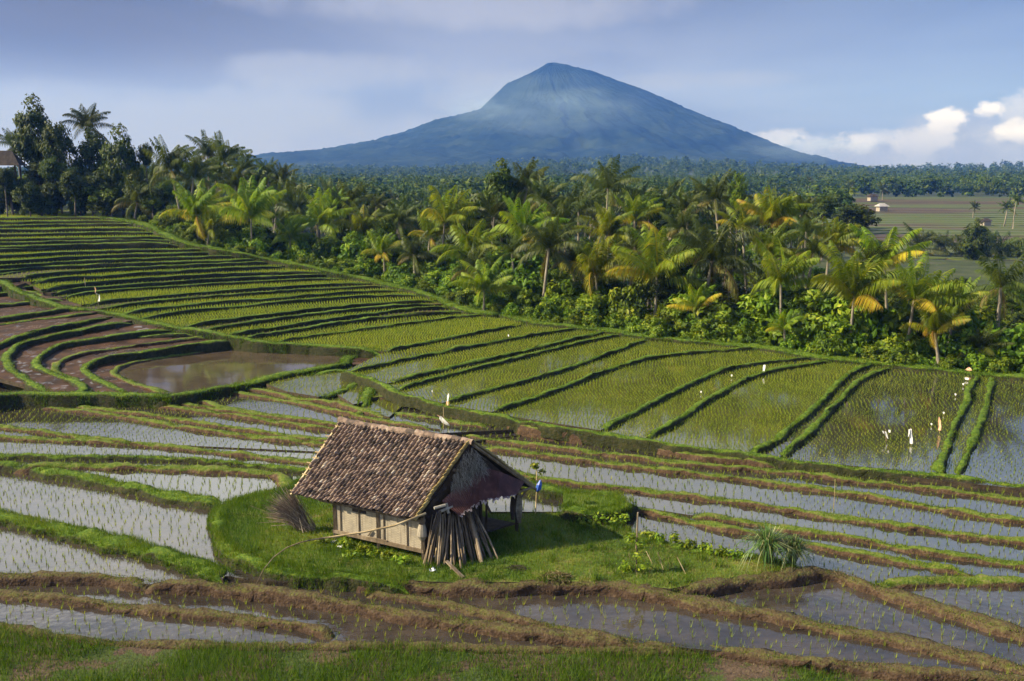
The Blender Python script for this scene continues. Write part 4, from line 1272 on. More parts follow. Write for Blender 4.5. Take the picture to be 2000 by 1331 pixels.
# long wall: posts, rails, matting panels
zt, zb = 1.36, 0.42
for u in (0.0, HL * 0.505, HL):
    mb = MB()
    mb.beam(hp(u, 0.0, HZ - 0.1), hp(u, 0.0, zt + 0.22), 0.11, 0.11, 0.45)
    hb(mb, 'wall_post', 'wood')
mb = MB()
mb.beam(hp(-0.05, -0.005, zb), hp(HL + 0.05, -0.005, zb), 0.13, 0.10, 0.6)
hb(mb, 'bottom_rail', 'wood')
mb = MB()
mb.beam(hp(-0.6, -0.0, zt), hp(HL + 0.06, -0.0, zt), 0.12, 0.10, 0.5)
hb(mb, 'top_rail', 'wood')
mb = MB()
mb.beam(hp(-0.6, -0.02, zt + 0.17), hp(HL + 0.06, -0.02, zt + 0.17), 0.10, 0.12, 0.2)
hb(mb, 'wall_plate', 'dark_wood')
for (u0, u1) in ((0.06, HL * 0.505 - 0.055), (HL * 0.505 + 0.055, HL - 0.055)):
    mb = MB()
    c = (hp(u0, 0.01, zb + 0.05) + hp(u1, 0.01, zt - 0.05)) / 2
    mb.box(c, np.array([*U_, 0]) * (u1 - u0) / 2, np.array([*V_, 0]) * 0.012, np.array([0, 0, (zt - zb - 0.1) / 2]))
    pn = hb(mb, 'matting_panel', 'mat')
    for f in (0.12, 0.58 if u0 < 1 else 0.68):
        m2 = MB()
        uu_ = u0 + (u1 - u0) * f
        m2.beam(hp(uu_, -0.02, zb + 0.05), hp(uu_, -0.02, zt - 0.05), 0.045, 0.03, 0.5)
        hb(m2, 'batten', 'wood', pn)
mb = MB()                                     # loose board; dark strip painted as gap shade at the top of the left panel
mb.box(hp(0.98, -0.012, zt - 0.12), np.array([*U_, 0]) * 0.26, np.array([*V_, 0]) * 0.012, (0, 0, 0.045))
hb(mb, 'gap_shade_strip', 'dark_wood')
mb = MB()
mb.beam(hp(1.45, -0.06, 0.50), hp(2.1, -0.06, 0.50 + 0.0), 0.04, 0.03, 0.7)
mb.beam(hp(1.35, -0.05, 0.52), hp(1.50, -0.05, 0.72), 0.05, 0.03, 0.5)
hb(mb, 'loose_battens', 'wood')
# floor, back and left walls, gable wall
mb = MB()
mb.box(hp(HL / 2, HW / 2, zb), np.array([*U_, 0]) * HL / 2, np.array([*V_, 0]) * (HW / 2 - 0.08), (0, 0, 0.03))
hb(mb, 'floor', 'dark_wood')
mb = MB()
mb.box(hp(0.0, HW / 2, 0.95), np.array([*U_, 0]) * 0.02, np.array([*V_, 0]) * (HW / 2 - 0.06), (0, 0, 0.5))
mb.box(hp(HL * 0.5, HW * 0.62, 0.95), np.array([*U_, 0]) * HL * 0.49, np.array([*V_, 0]) * 0.02, (0, 0, 0.5))
mb.box(hp(HL - 0.12, HW * 0.31, 0.95), np.array([*U_, 0]) * 0.02, np.array([*V_, 0]) * (HW * 0.30), (0, 0, 0.5))
hb(mb, 'inner_walls', 'dark_wood')
mb = MB()
gp = [hp(HL - 0.05, -0.05, zE - 0.05), hp(HL - 0.05, HW + 0.35, zE - 0.05), hp(HL - 0.05, HW / 2, zR - 0.12)]
for o_, s_ in ((0.0, 1), (0.03, -1)):
    dq = np.array([*U_, 0]) * o_
    mb.quad(gp[0] - dq, gp[1] - dq, gp[2] - dq, gp[2] - dq)
hb(mb, 'gable_wall', 'dark_wood')
for v in (0.0, HW):
    mb = MB()
    mb.tube([hp(HL + 0.0, v, HZ - 0.1), hp(HL, v, zE - 0.02)], 0.06, 7, 0.4)
    if v > 1:
        hb(mb, 'corner_post', 'dark_wood')
mb = MB()
mb.tube([hp(HL, HW * 0.66, HZ - 0.1), hp(HL, HW * 0.66, zE + 0.1)], 0.035, 6)
hb(mb, 'gable_post', 'dark_wood')
mb = MB()
mb.tube([hp(0.1, HW, HZ - 0.1), hp(0.1, HW, zE)], 0.06, 6)
hb(mb, 'corner_post', 'dark_wood')
mb = MB()
off = np.array([*U_, 0])
mb.tube([rR + off * 0.02 + (0, 0, -0.09), fR + off * 0.02 + (0, 0, -0.07)], 0.05, 6, 0.7)
hb(mb, 'verge_pole', 'wood')
mb = MB()
mb.tube([hp(HL - 0.03, HW * 0.30, zR - 0.75), hp(HL + 0.03, HW * 0.93, zE + 0.45)], 0.055, 6, 0.5)
hb(mb, 'gable_brace', 'wood')
mb = MB()
mb.tube([hp(HL + 0.05, HW * 0.86, zE - 0.05), hp(HL + 0.08, HW + e2_ - 0.1, zE + 0.02)], 0.045, 6, 0.8)
mb.tube([hp(HL + 0.02, HW, zE - 0.42), hp(HL + 0.06, HW + 0.36, zE - 0.02)], 0.03, 6, 0.6)
hb(mb, 'eave_bracket', 'wood')
for (a, b) in (((848, 993), (870, 987)), ((858, 1000), (884, 990)), ((872, 983), (876, 1003))):
    mb = MB()
    pa, pb = on_gable(*a, 0.25), on_gable(*b, 0.35)
    mb.tube([pa, pb], 0.045, 6, 0.9)
    hb(mb, 'beam_end', 'straw')
# corrugated sheets hung as an awning across the gable
TOP = [(862, 979), (898, 946), (945, 913), (975, 921), (1022, 941)]
BOT = [(898, 1009), (921, 994), (940, 982), (968, 976), (1005, 968)]
top = [on_gable(x, y, 0.12) for x, y in TOP]
bot = [on_gable(x, y, 0.62) for x, y in BOT]


def lerp_line(L_, f):
    f = f * (len(L_) - 1)
    i = min(int(f), len(L_) - 2)
    return L_[i] * (1 - (f - i)) + L_[i + 1] * (f - i)


out_n = np.array([V_[1], -V_[0], 0.0])
for s0, s1, nm in ((0.0, 0.47, 1), (0.455, 0.78, 2), (0.765, 1.0, 3)):
    mb, me_ = MB(), MB()
    n = int((s1 - s0) * 120)
    for i in range(n):
        fa, fb = s0 + (s1 - s0) * i / n, s0 + (s1 - s0) * (i + 1) / n
        wv = lambda k: out_n * (0.022 * math.sin(k * math.pi * 0.66) + 0.012 * nm)
        ra = 0.06 * math.sin(fa * 37) + 0.05 * math.sin(fa * 91)
        rb = 0.06 * math.sin(fb * 37) + 0.05 * math.sin(fb * 91)
        ta, tb, ba, bb = lerp_line(top, fa) + wv(i), lerp_line(top, fb) + wv(i + 1), lerp_line(bot, fa) + wv(i), lerp_line(bot, fb) + wv(i + 1)
        ea, eb = ta + (ba - ta) * (0.93 + ra * 0.4), tb + (bb - tb) * (0.93 + rb * 0.4)
        mb.quad(ta, tb, eb, ea)
        me_.quad(ea, eb, tb + (bb - tb) * (1 + rb), ta + (ba - ta) * (1 + ra))
    sh_ = hb(mb, 'corrugated_sheet', 'iron')
    hb(me_, 'torn_edge', 'iron_edge', sh_)
# grey straw hanging from the gable top
mb = MB()
r = random.Random(21)
tp = np.array([(905, 885), (922, 872), (938, 890), (950, 908), (946, 950), (915, 952), (890, 965), (876, 960), (884, 930)], float)
for i in range(900):
    for _ in range(20):
        x, y = r.uniform(872, 950), r.uniform(872, 955)
        if inside(tp, np.array([x]), np.array([y]))[0]:
            break
    p = on_gable(x, y, r.uniform(0.08, 0.3))
    a = r.gauss(0.15, 0.55)
    L_ = r.uniform(0.14, 0.36)
    e = p + np.array([*V_, 0]) * math.sin(a) * L_ + np.array([0, 0, -1]) * math.cos(a) * L_ + out_n * r.uniform(0, 0.12)
    sd = np.array([*V_, 0]) * 0.006
    mb.quad(p - sd, p + sd, e + sd * 0.4, e - sd * 0.4, r.random())
hb(mb, 'straw_thatch', 'straw')
mb = MB()
for x0, y0, z0, z1, w0, w1 in ((0.0, 0, 1.45, 0.62, 0.05, 0.18),):
    pass
# sacking at the front corner post
mb = MB()
c0 = hp(HL + 0.03, -0.06, 0)
for k in range(10):
    a0, a1 = k * 0.63, (k + 1) * 0.63
    for z0, z1, r0, r1 in ((1.28, 1.12, 0.09, 0.13), (1.12, 0.92, 0.13, 0.15), (0.92, 0.78, 0.15, 0.07)):
        mb.quad(c0 + (r0 * math.cos(a0), r0 * math.sin(a0), z0), c0 + (r0 * math.cos(a1), r0 * math.sin(a1), z0), c0 + (r1 * math.cos(a1), r1 * math.sin(a1), z1), c0 + (r1 * math.cos(a0), r1 * math.sin(a0), z1))
M['sack'] = plain('pale_sacking', [(0.0, (0.20, 0.17, 0.13)), (1.0, (0.38, 0.33, 0.26))], 0.9, 6.0)
hsk = mb.build('hanging_sack', M['sack'], None, True)
tag(hsk, 'pale lumpy sack hung on the front corner post of the hut', 'sack')

# ------------------------------------------------------------------ firewood poles leaning under the gable
r = random.Random(5)
PG = 'weathered poles leaning against the hut gable'
n = 46
for i in range(n):
    f = i / (n - 1)
    bx = 826 + 138 * f + r.uniform(-5, 5)
    by = 1100 + 10 * math.sin(math.pi * min(1, f * 1.1)) - 10 * f + r.uniform(-8, 5)
    if 0.22 < f < 0.75:
        by += r.uniform(-16, 6)
    b = at(bx, by, HZ)
    tx = 846 + 76 * f ** 0.9 + r.uniform(-5, 5)
    t = on_gable(tx, 1004 - 10 * f + r.uniform(-6, 10), r.uniform(0.12, 0.3))
    L_ = np.linalg.norm(t - b)
    mid = (b + t) / 2 + np.array([r.uniform(-0.03, 0.03), r.uniform(-0.03, 0.03), 0])
    rad = r.uniform(0.018, 0.036)
    lab, ml, grp = 'thin weathered pole leaning in the stack against the gable end of the hut', 'wood', PG
    if i in (7, 11):
        ml, lab, rad = 'bamboo', 'yellow bamboo pole leaning among the darker poles by the hut', 0.03
    mb = MB()
    mb.tube([q_ - b for q_ in (b, mid, t)], [rad * 1.15, rad, rad * 0.75], 6, r.random())
    o = mb.build('leaning_pole', M[ml], None, True)
    o.location = b
    tag(o, lab, 'pole', grp)
for a, b_, rad, lab in (((941, 1099), (914, 996), 0.055, 'thick pale forked log leaning at the right of the pole stack'), ((972, 1092), (925, 995), 0.03, 'long slim pole leaning farthest right under the gable'), ((960, 1094), (930, 1010), 0.028, 'straight brown pole second from the right of the leaning stack')):
    b = at(*a, HZ)
    t = on_gable(*b_, 0.35)
    mb = MB()
    mb.tube([q_ - b for q_ in (b, b * 0.6 + t * 0.4 + np.array([0.03, 0, 0]), t)], [rad, rad * 1.05, rad * 0.9], 7, 0.85)
    if rad > 0.05:
        mb.tube([b * 0.2 + t * 0.8 - b, t - b + np.array([-0.12, 0, 0.02])], [rad * 0.8, rad * 0.5], 6, 0.85)
    o = mb.build('leaning_pole', M['wood'], None, True)
    o.location = b
    tag(o, lab, 'pole', PG)
mb = MB()
a, b = at(905, 1130, HZ), at(872, 1114, HZ)
b = b + np.array([0, 0, 0.28])
mb.beam(a + (0, 0, 0.02), b, 0.10, 0.04, 0.6)
tag(mb.build('plank', M['wood']), 'grey plank propped against the foot of the pole stack', 'plank')

# bent bamboo pole from the water to the eave
P0, P1 = at(500, 1142, 0.0), on_front(832, 1003, 0.45)
cur = [(500, 1142), (515, 1112), (535, 1088), (560, 1070), (586, 1060), (607, 1055), (650, 1049), (710, 1040), (770, 1027), (832, 1003)]
pts = []
for i, c in enumerate(cur):
    f = ((c[0] - 500) / 332.0) ** 0.9
    pts.append(atD(c[0], c[1], P0[1] * (1 - f) + P1[1] * f))
bp = thing('bamboo_pole', 'long bent bamboo pole reaching from the paddy water up to the hut eave', 'pole', pts[0])
mb = MB()
mb.tube([p - pts[0] for p in pts[:6]], np.linspace(0.010, 0.020, 6), 6, 0.2)
mb.build('thin_tip', M['wood'], bp, True)
mb = MB()
mb.tube([p - pts[0] for p in pts[5:]], np.linspace(0.024, 0.034, 5), 7, 0.8)
mb.build('stem', M['bamboo'], bp, True)

# bundle of brushwood left of the hut
mb = MB()
r = random.Random(33)
b0 = at(602, 1036, HZ + 0.03)
for i in range(330):
    b = b0 + np.array([r.gauss(-0.05, 0.12), r.gauss(0, 0.1), abs(r.gauss(0.03, 0.05))])
    f = r.random()
    tx, ty = 506 + 62 * f + r.gauss(0, 6), 1012 - 62 * f ** 0.7 + r.gauss(0, 9)
    t = atD(tx, ty, b0[1] + r.uniform(-0.45, 0.35))
    t = b + (t - b) * r.uniform(0.72, 1.05)
    t[2] = max(t[2], HZ + 0.05)
    m = (b + t) / 2 + np.array([0, 0, 0.10 + r.uniform(-0.03, 0.03)])
    mb.tube([b, m, t], [0.011, 0.009, 0.004], 3, r.random(), cap=False)
tag(mb.build('brush_bundle', M['twig']), 'fan shaped bundle of dry brushwood lying on grass left of the hut', 'brushwood')

# cloths hung on the far corner post
mb = MB()
for (x0, x1, y0, y1, nm, ml, lb) in ((1006, 1019, 966, 1022, 'b', 'grey_cloth', 'pale ragged cloth hanging on the right corner post of the hut'), (994, 1006, 970, 1016, 'a', 'dark_wood', 'dark ragged cloth hanging beside the pale one on the hut post')):
    mb = MB()
    for i in range(8):
        for j in range(6):
            def cp(i_, j_):
                f, g_ = i_ / 8.0, j_ / 6.0
                wv = 0.5 + 0.5 * f
                x = (x0 + x1) / 2 + (x1 - x0) * (g_ - 0.5) * (0.45 + 0.75 * math.sin(math.pi * min(1, f * 0.9)))
                p = on_gable(x, y0 + (y1 - y0) * f * (1 - 0.12 * abs(g_ - 0.4)), 0.1)
                return p + out_n * (0.05 * math.sin(g_ * 9 + f * 2) + 0.03)
            mb.quad(cp(i, j), cp(i, j + 1), cp(i + 1, j + 1), cp(i + 1, j))
    tag(mb.build('hanging_cloth', M[ml], None, True), lb, 'cloth')


# ------------------------------------------------------------------ small plants
def leaf_blob(mb, c, rad, n, ls, r, tint=(0.3, 0.8), flat=0.8):
    c = np.asarray(c, float)
    for _ in range(n):
        d = np.array([r.gauss(0, 1), r.gauss(0, 1), r.gauss(0, 1)])
        d /= np.linalg.norm(d)
        p = c + d * rad * r.random() ** 0.5 * np.array([1, 1, flat])
        leaf(mb, p, d + np.array([0, 0, 0.6]), ls * r.uniform(0.6, 1.25), r.uniform(*tint), r)


def leaf(mb, p, nrm, s, t, r):
    nrm = np.asarray(nrm, float) + np.array([r.gauss(0, 0.45), r.gauss(0, 0.45), r.gauss(0, 0.35)])
    nrm /= np.linalg.norm(nrm) + 1e-9
    a = np.cross(nrm, (r.gauss(0, 1), r.gauss(0, 1), r.gauss(0, 1)))
    a /= np.linalg.norm(a) + 1e-9
    b = np.cross(nrm, a)
    mb.quad(p - a * s, p - b * s * 0.5 - nrm * s * 0.1, p + a * s, p + b * s * 0.5 - nrm * s * 0.1, t)


M['leaf'] = leafmat('leaf_green', [(0.0, (0.026, 0.056, 0.004)), (0.4, (0.09, 0.155, 0.007)), (0.75, (0.17, 0.235, 0.010)), (1.0, (0.31, 0.33, 0.02))], 0.33, 0.5, 0.28, 0.18)
M['leaf_dark'] = leafmat('leaf_dark_green', [(0.0, (0.014, 0.028, 0.003)), (0.5, (0.046, 0.076, 0.006)), (1.0, (0.12, 0.135, 0.012))], 0.28, 0.5, 0.3, 0.15)
M['palm'] = leafmat('palm_frond_yellow_green', [(0.0, (0.038, 0.088, 0.005)), (0.45, (0.115, 0.185, 0.009)), (0.7, (0.23, 0.26, 0.014)), (0.88, (0.42, 0.30, 0.018)), (1.0, (0.17, 0.085, 0.03))], 0.38, 0.5, 0.22, 0.2)
M['palm_dark'] = leafmat('palm_frond_green', [(0.0, (0.022, 0.042, 0.008)), (0.45, (0.055, 0.082, 0.012)), (0.75, (0.11, 0.125, 0.02)), (0.9, (0.20, 0.16, 0.04)), (1.0, (0.16, 0.10, 0.05))], 0.33, 0.5, 0.25, 0.2)
M['banana'] = leafmat('banana_leaf', [(0.0, (0.10, 0.17, 0.02)), (1.0, (0.22, 0.27, 0.05))], 0.4)
M['lemongrass'] = leafmat('lemongrass_blade', [(0.0, (0.04, 0.09, 0.02)), (0.6, (0.10, 0.17, 0.04)), (1.0, (0.28, 0.26, 0.12))], 0.3)


def sapling(name, label, base, top, blobs, ml, rad=0.02, stem='bamboo'):
    t = thing(name, label, 'sapling', base)
    mb = MB()
    d = top - base
    mb.tube([np.zeros(3), d * 0.5 + np.array([0.02, 0, 0]), d], [rad, rad * 0.8, rad * 0.5], 6, 0.7)
    mb.build('stem', M[stem], t, True)
    mb = MB()
    r = random.Random(len(name) + int(base[0] * 100))
    for f, dx_, rd, n, ls in blobs:
        leaf_blob(mb, d * f + np.array([dx_, 0, 0]), rd, n, ls, r, (0.45, 1.0))
    mb.build('leaves', M[ml], t)
    return t


b = at(1046, 1004, HZ)
tp_ = atD(1048, 908, b[1])
sapling('papaya_sapling', 'slender papaya sapling growing right behind the hut eave', b, tp_, [(0.98, -0.05, 0.18, 45, 0.07), (0.86, 0.17, 0.14, 30, 0.07), (0.72, -0.16, 0.15, 30, 0.06), (0.55, -0.22, 0.16, 28, 0.06)], 'leaf', 0.022)
mb = MB()
c = atD(1052, 952, b[1] - 0.06)
for i in range(7):
    a0, a1 = i * 0.9, (i + 1) * 0.9
    for z0, z1, r0, r1 in ((0.26, 0.10, 0.02, 0.09), (0.10, -0.08, 0.09, 0.11), (-0.08, -0.16, 0.11, 0.03)):
        mb.quad(c + (r0 * math.cos(a0) + z0 * 0.25, r0 * math.sin(a0), z0), c + (r0 * math.cos(a1) + z0 * 0.25, r0 * math.sin(a1), z0), c + (r1 * math.cos(a1) + z1 * 0.25, r1 * math.sin(a1), z1), c + (r1 * math.cos(a0) + z1 * 0.25, r1 * math.sin(a0), z1))
tag(mb.build('plastic_bag', M['blue_plastic'], None, True), 'blue plastic bag tied to the papaya sapling behind the hut', 'bag')
b = at(1242, 1118, HZ)
tp_ = atD(1243, 1052, b[1])
sapling('cassava_sapling', 'leafy young sapling beside a bare stake on the grass platform', b, tp_, [(1.0, -0.18, 0.22, 45, 0.08), (0.85, 0.12, 0.22, 45, 0.07), (0.5, 0.1, 0.2, 40, 0.06), (0.2, -0.3, 0.28, 70, 0.06), (0.2, 0.2, 0.25, 60, 0.06)], 'leaf', 0.022, 'dark_wood')
mb = MB()
b2_ = at(1243, 1072, HZ)
mb.tube([b2_, atD(1246, 1001, b2_[1])], [0.03, 0.026], 6, 0.9)
tag(mb.build('wooden_stake', M['wood']), 'bare upright stake above the leafy sapling near the paddy edge', 'stake')
for i, (a, c, lb) in enumerate((((1274, 1101), (1262, 1077), 'short thin stick leaning left of the other two in the grass'), ((1296, 1114), (1284, 1078), 'thin stick leaning in the grass between two similar sticks'), ((1339, 1121), (1323, 1089), 'thin pale stick leaning farthest right of three in the grass'))):
    mb = MB()
    b = at(*a, HZ)
    mb.tube([b, atD(*c, b[1] + 0.1)], 0.013, 5, 0.9)
    tag(mb.build('garden_stick', M['bamboo']), lb, 'stick', 'thin sticks stuck in the grass')
for i, (px, py, hpx, lb) in enumerate(((1497, 1100, 62, 'large fountain shaped lemongrass clump at the right end of the platform'), (1548, 1100, 46, 'smaller lemongrass clump right of the large one by the water'))):
    r = random.Random(50 + i)
    b = at(px, py, HZ)
    h = hpx * b[1] / FPX * 1.25
    mb = MB()
    for _ in range(300):
        a, e = r.uniform(0, 6.283), r.uniform(0.0, 1.0)
        d = np.array([math.cos(a), math.sin(a), 0])
        sd = np.array([-d[1], d[0], 0]) * 0.016
        L_ = h * r.uniform(0.7, 1.15)
        p0 = d * r.uniform(0, 0.10)
        p1 = p0 + d * L_ * 0.28 * e + np.array([0, 0, L_ * 0.62])
        p2 = p0 + d * L_ * (0.75 * e) + np.array([0, 0, L_ * (0.95 - 0.55 * e * e)])
        p3 = p0 + d * L_ * (1.0 * e + 0.05) + np.array([0, 0, L_ * (0.92 - 0.95 * e * e)])
        t = r.random()
        mb.quad(p0 - sd, p0 + sd, p1 + sd, p1 - sd, t)
        mb.quad(p1 - sd, p1 + sd, p2 + sd * 0.7, p2 - sd * 0.7, t)
        mb.quad(p2 - sd * 0.7, p2 + sd * 0.7, p3, p3, t)
    o = mb.build('lemongrass_clump', M['lemongrass'])
    o.location = b
    tag(o, lb, 'grass clump')
# leafy weeds below the long wall, along the platform edge and on the mound
r = random.Random(9)
WL = [('broad leaved weed growing against the foot of the hut wall', [(640, 1062), (668, 1070), (700, 1078), (728, 1086), (756, 1092), (785, 1100), (690, 1090)], 'weeds at the foot of the hut wall', 0.20),
      ('low leafy weed growing on the raised grass bank right of the hut', [(1115, 1010), (1140, 1018), (1165, 1022), (1190, 1024), (1210, 1020), (1150, 1032)], 'weeds below the grass mound', 0.24),
      ('low creeping weed along the far edge of the grass platform', [(1270, 1052), (1290, 1058), (1312, 1062), (1336, 1070), (1362, 1076), (1385, 1080), (1410, 1086), (1440, 1090)], 'weeds along the platform edge', 0.20)]
for lb, ps, gp_, sz in WL:
    for (px, py) in ps:
        b = at(px, py, HZ)
        mb = MB()
        for _ in range(5):
            leaf_blob(mb, (r.uniform(-0.2, 0.2), r.uniform(-0.2, 0.2), sz * r.uniform(0.4, 1.0)), sz, 16, 0.075, r, (0.3, 0.95))
        o = mb.build('leafy_weed', M['leaf'])
        o.location = b
        tag(o, lb, 'weed', gp_)
for px, py, sx_, lb in ((1086, 1130, 0.5, 'small heap of dry cut grass on the platform edge'), (1010, 1112, 0.28, 'little dark clod of earth on worn grass right of the poles')):
    mb = MB()
    b = at(px, py, HZ)
    for _ in range(420 if sx_ > 0.3 else 120):
        a, q_ = r.uniform(0, 6.283), r.random() ** 0.5
        p = np.array([math.cos(a) * q_ * sx_, math.sin(a) * q_ * sx_ * 0.6, 0.22 * sx_ * 1.3 * (1 - q_ * q_) + 0.01])
        e = p + np.array([r.gauss(0, 0.08), r.gauss(0, 0.08), r.uniform(-0.02, 0.05)])
        mb.tube([p, e], 0.006, 3, r.random(), cap=False)
    o = mb.build('grass_heap', M['dry' if sx_ > 0.3 else 'dark_wood'])
    o.location = b
    tag(o, lb, 'grass heap')
for px, py, lb in ((652, 1062, 'crumpled white litter in the weeds below the hut wall'), (665, 1071, 'small white scrap of litter right of the other below the wall'), (848, 1118, 'pale rag lying on grass at the foot of the pole stack'), (842, 1093, 'white plastic sack tucked between the pole feet')):
    mb = MB()
    b = at(px, py, HZ)
    for i in range(10):
        leaf(mb, np.array([r.gauss(0, 0.05), r.gauss(0, 0.04), 0.05 + abs(r.gauss(0, 0.03))]), (0, -0.3, 1), 0.055, 0.5, r)
    o = mb.build('litter', M['white_cloth'])
    o.location = b
    tag(o, lb, 'litter')


# ------------------------------------------------------------------ bird scarers in the paddies
def ribbon(mb, pts, ws, fold=0.02):
    pts = [np.asarray(p, float) for p in pts]
    side = np.array([0.98, -0.85, 0])
    prev = None
    for i, (p, w) in enumerate(zip(pts, ws)):
        cols = [p + side * w * (k / 4.0 - 0.5) + np.array([0, -fold * math.sin(k * 2.1 + i), 0]) for k in range(5)]
        if prev is not None:
            for k in range(4):
                mb.quad(prev[k], prev[k + 1], cols[k + 1], cols[k])
        prev = cols


def scarer(name, label, cat, px_base, pole_top, cloths, pole_r=0.012, pole_mat='bamboo', grp=None, z=None):
    if z is None:
        z = 0.8
        for _ in range(4):
            q = at(*px_base, z)
            z = surf(q[0], q[1])
    b = at(*px_base, z)
    t = thing(name, label, cat, b, group=grp)
    if pole_top:
        mb = MB()
        e = atD(*pole_top, b[1])
        mb.tube([np.zeros(3) + (0, 0, -0.1), (e - b) * 0.5 + np.array([0.01, 0, 0]), e - b], pole_r, 5, 0.8)
        mb.build('pole', M[pole_mat], t)
    for pts, ws, ml in cloths:
        mb = MB()
        k = b[1] / FPX
        ribbon(mb, [atD(x, y, b[1] - 0.03) - b for x, y in pts], [w * k for w in ws])
        mb.build('cloth', M[ml], t, True)
    return t


scarer('bird_scarer', 'white and peach plastic strip on a thin pole behind the hut ridge', 'bird scarer', (872, 806), (876, 768),
       [([(876, 769), (875, 776), (874, 784)], [2, 4, 4], 'white_cloth'), ([(874, 784), (873, 792), (873, 798)], [4, 5, 7], 'peach_cloth')])
scarer('bird_scarer', 'white shirt with dark stripe drooping from a pole behind the hut ridge', 'bird scarer', (866, 838), (866, 796),
       [([(860, 813), (864, 820), (870, 827), (875, 831)], [4, 13, 15, 8], 'white_cloth'), ([(862, 815), (868, 823), (874, 829)], [1.5, 2, 2], 'dark_wood'), ([(855, 811), (858, 814)], [4, 4], 'peach_cloth')])
scarer('bird_scarer', 'short stick with a pale tip beside the narrow water strip', 'stick', (846, 775), (844, 763), [([(844, 762), (844, 766)], [1.5, 2], 'white_cloth')])
scarer('bird_scarer', 'peach and white plastic twisted strip on the upper left terraces', 'bird scarer', (193, 598), (184, 560),
       [([(185, 560), (187, 566), (186, 572)], [1, 3, 2], 'peach_cloth'), ([(186, 572), (190, 575), (194, 576)], [2, 3, 2], 'white_cloth'), ([(194, 576), (194, 583), (193, 589)], [2, 4, 5], 'white_cloth')])
scarer('thin_pole', 'thin bare pole standing left of the white strip on the terraces', 'pole', (171, 600), (165, 543), [], 0.02)
scarer('thin_pole', 'thin bare pole at the top corner of the highest terrace', 'pole', (180, 422), (179, 408), [], 0.03)
scarer('bird_scarer', 'hanging white plastic bag in the flooded paddy reflecting a palm', 'bird scarer', (1780, 870), (1779, 836),
       [([(1779, 838), (1779, 846), (1780, 858), (1780, 867)], [2, 3, 6, 6], 'white_cloth'), ([(1776, 839), (1775, 848), (1774, 853)], [2, 2, 1], 'white_cloth')])
scarer('bird_scarer', 'tall peach triangular flag in the flooded paddy reflecting a palm', 'flag', (1835, 846), (1834, 814),
       [([(1834, 815), (1835, 826), (1836, 834), (1835, 841)], [1, 5, 6, 6], 'peach_cloth')])
scarer('bird_scarer', 'trio of white scraps hung left of the white plastic bag', 'bird scarer', (1731, 862), (1729, 838),
       [([(1724, 842), (1726, 847)], [2, 2], 'white_cloth'), ([(1729, 843), (1731, 850), (1734, 857)], [2, 4, 2], 'white_cloth'), ([(1737, 840), (1737, 845)], [3, 3], 'white_cloth')])
scarer('bird_scarer', 'short white post like rag on the terrace edge of the right field', 'rag', (1492, 729), (1493, 712), [([(1493, 713), (1492, 721), (1491, 728)], [3, 4, 4], 'white_cloth')])
for (x, y), lb in (((1819, 828), 'tiny white scrap on a stick left of the peach flag'), ((1843, 806), 'tiny pale scrap on a stick above the peach flag'), ((1866, 770), 'tiny white scrap in rice below the upper right bend'), ((1881, 750), 'small white scrap near the bend of the right bank'), ((1888, 739), 'larger white rag close to the forest corner of the flooded paddy'), ((1429, 733), 'tiny white scrap on the narrow terrace left of the white rag'), ((1369, 765), 'tiny white scrap at the narrow terrace bend'), ((993, 655), 'tiny white scrap on the green lane in mid field')):
    big = 6 if 'larger' in lb else 2.5
    scarer('bird_scarer', lb, 'scrap', (x, y + 5), (x, y - 1), [([(x, y - 1), (x, y + 2 + big * 0.2)], [big, big * 0.8], 'white_cloth')], 0.008)
scarer('straw_hat', 'peach conical hat on a post at the forest edge of the flooded paddy', 'hat', (1893, 730), (1893, 719), [([(1893, 718), (1892, 721), (1891, 724)], [2, 8, 12], 'peach_cloth')], 0.03)
scarer('thin_pole', 'thin bent cane standing in the water strips at right', 'cane', (1628, 995), (1631, 936), [], 0.008)
# ------------------------------------------------------------------ trees
EDGEW = LN['edge']['P']


def edgeD(px):
    xs = np.array([1000 + FPX * p[0] / (p[1] * _c - (p[2] - HC) * _s) for p in EDGEW])
    return float(np.interp(px, xs, EDGEW[:, 1]))


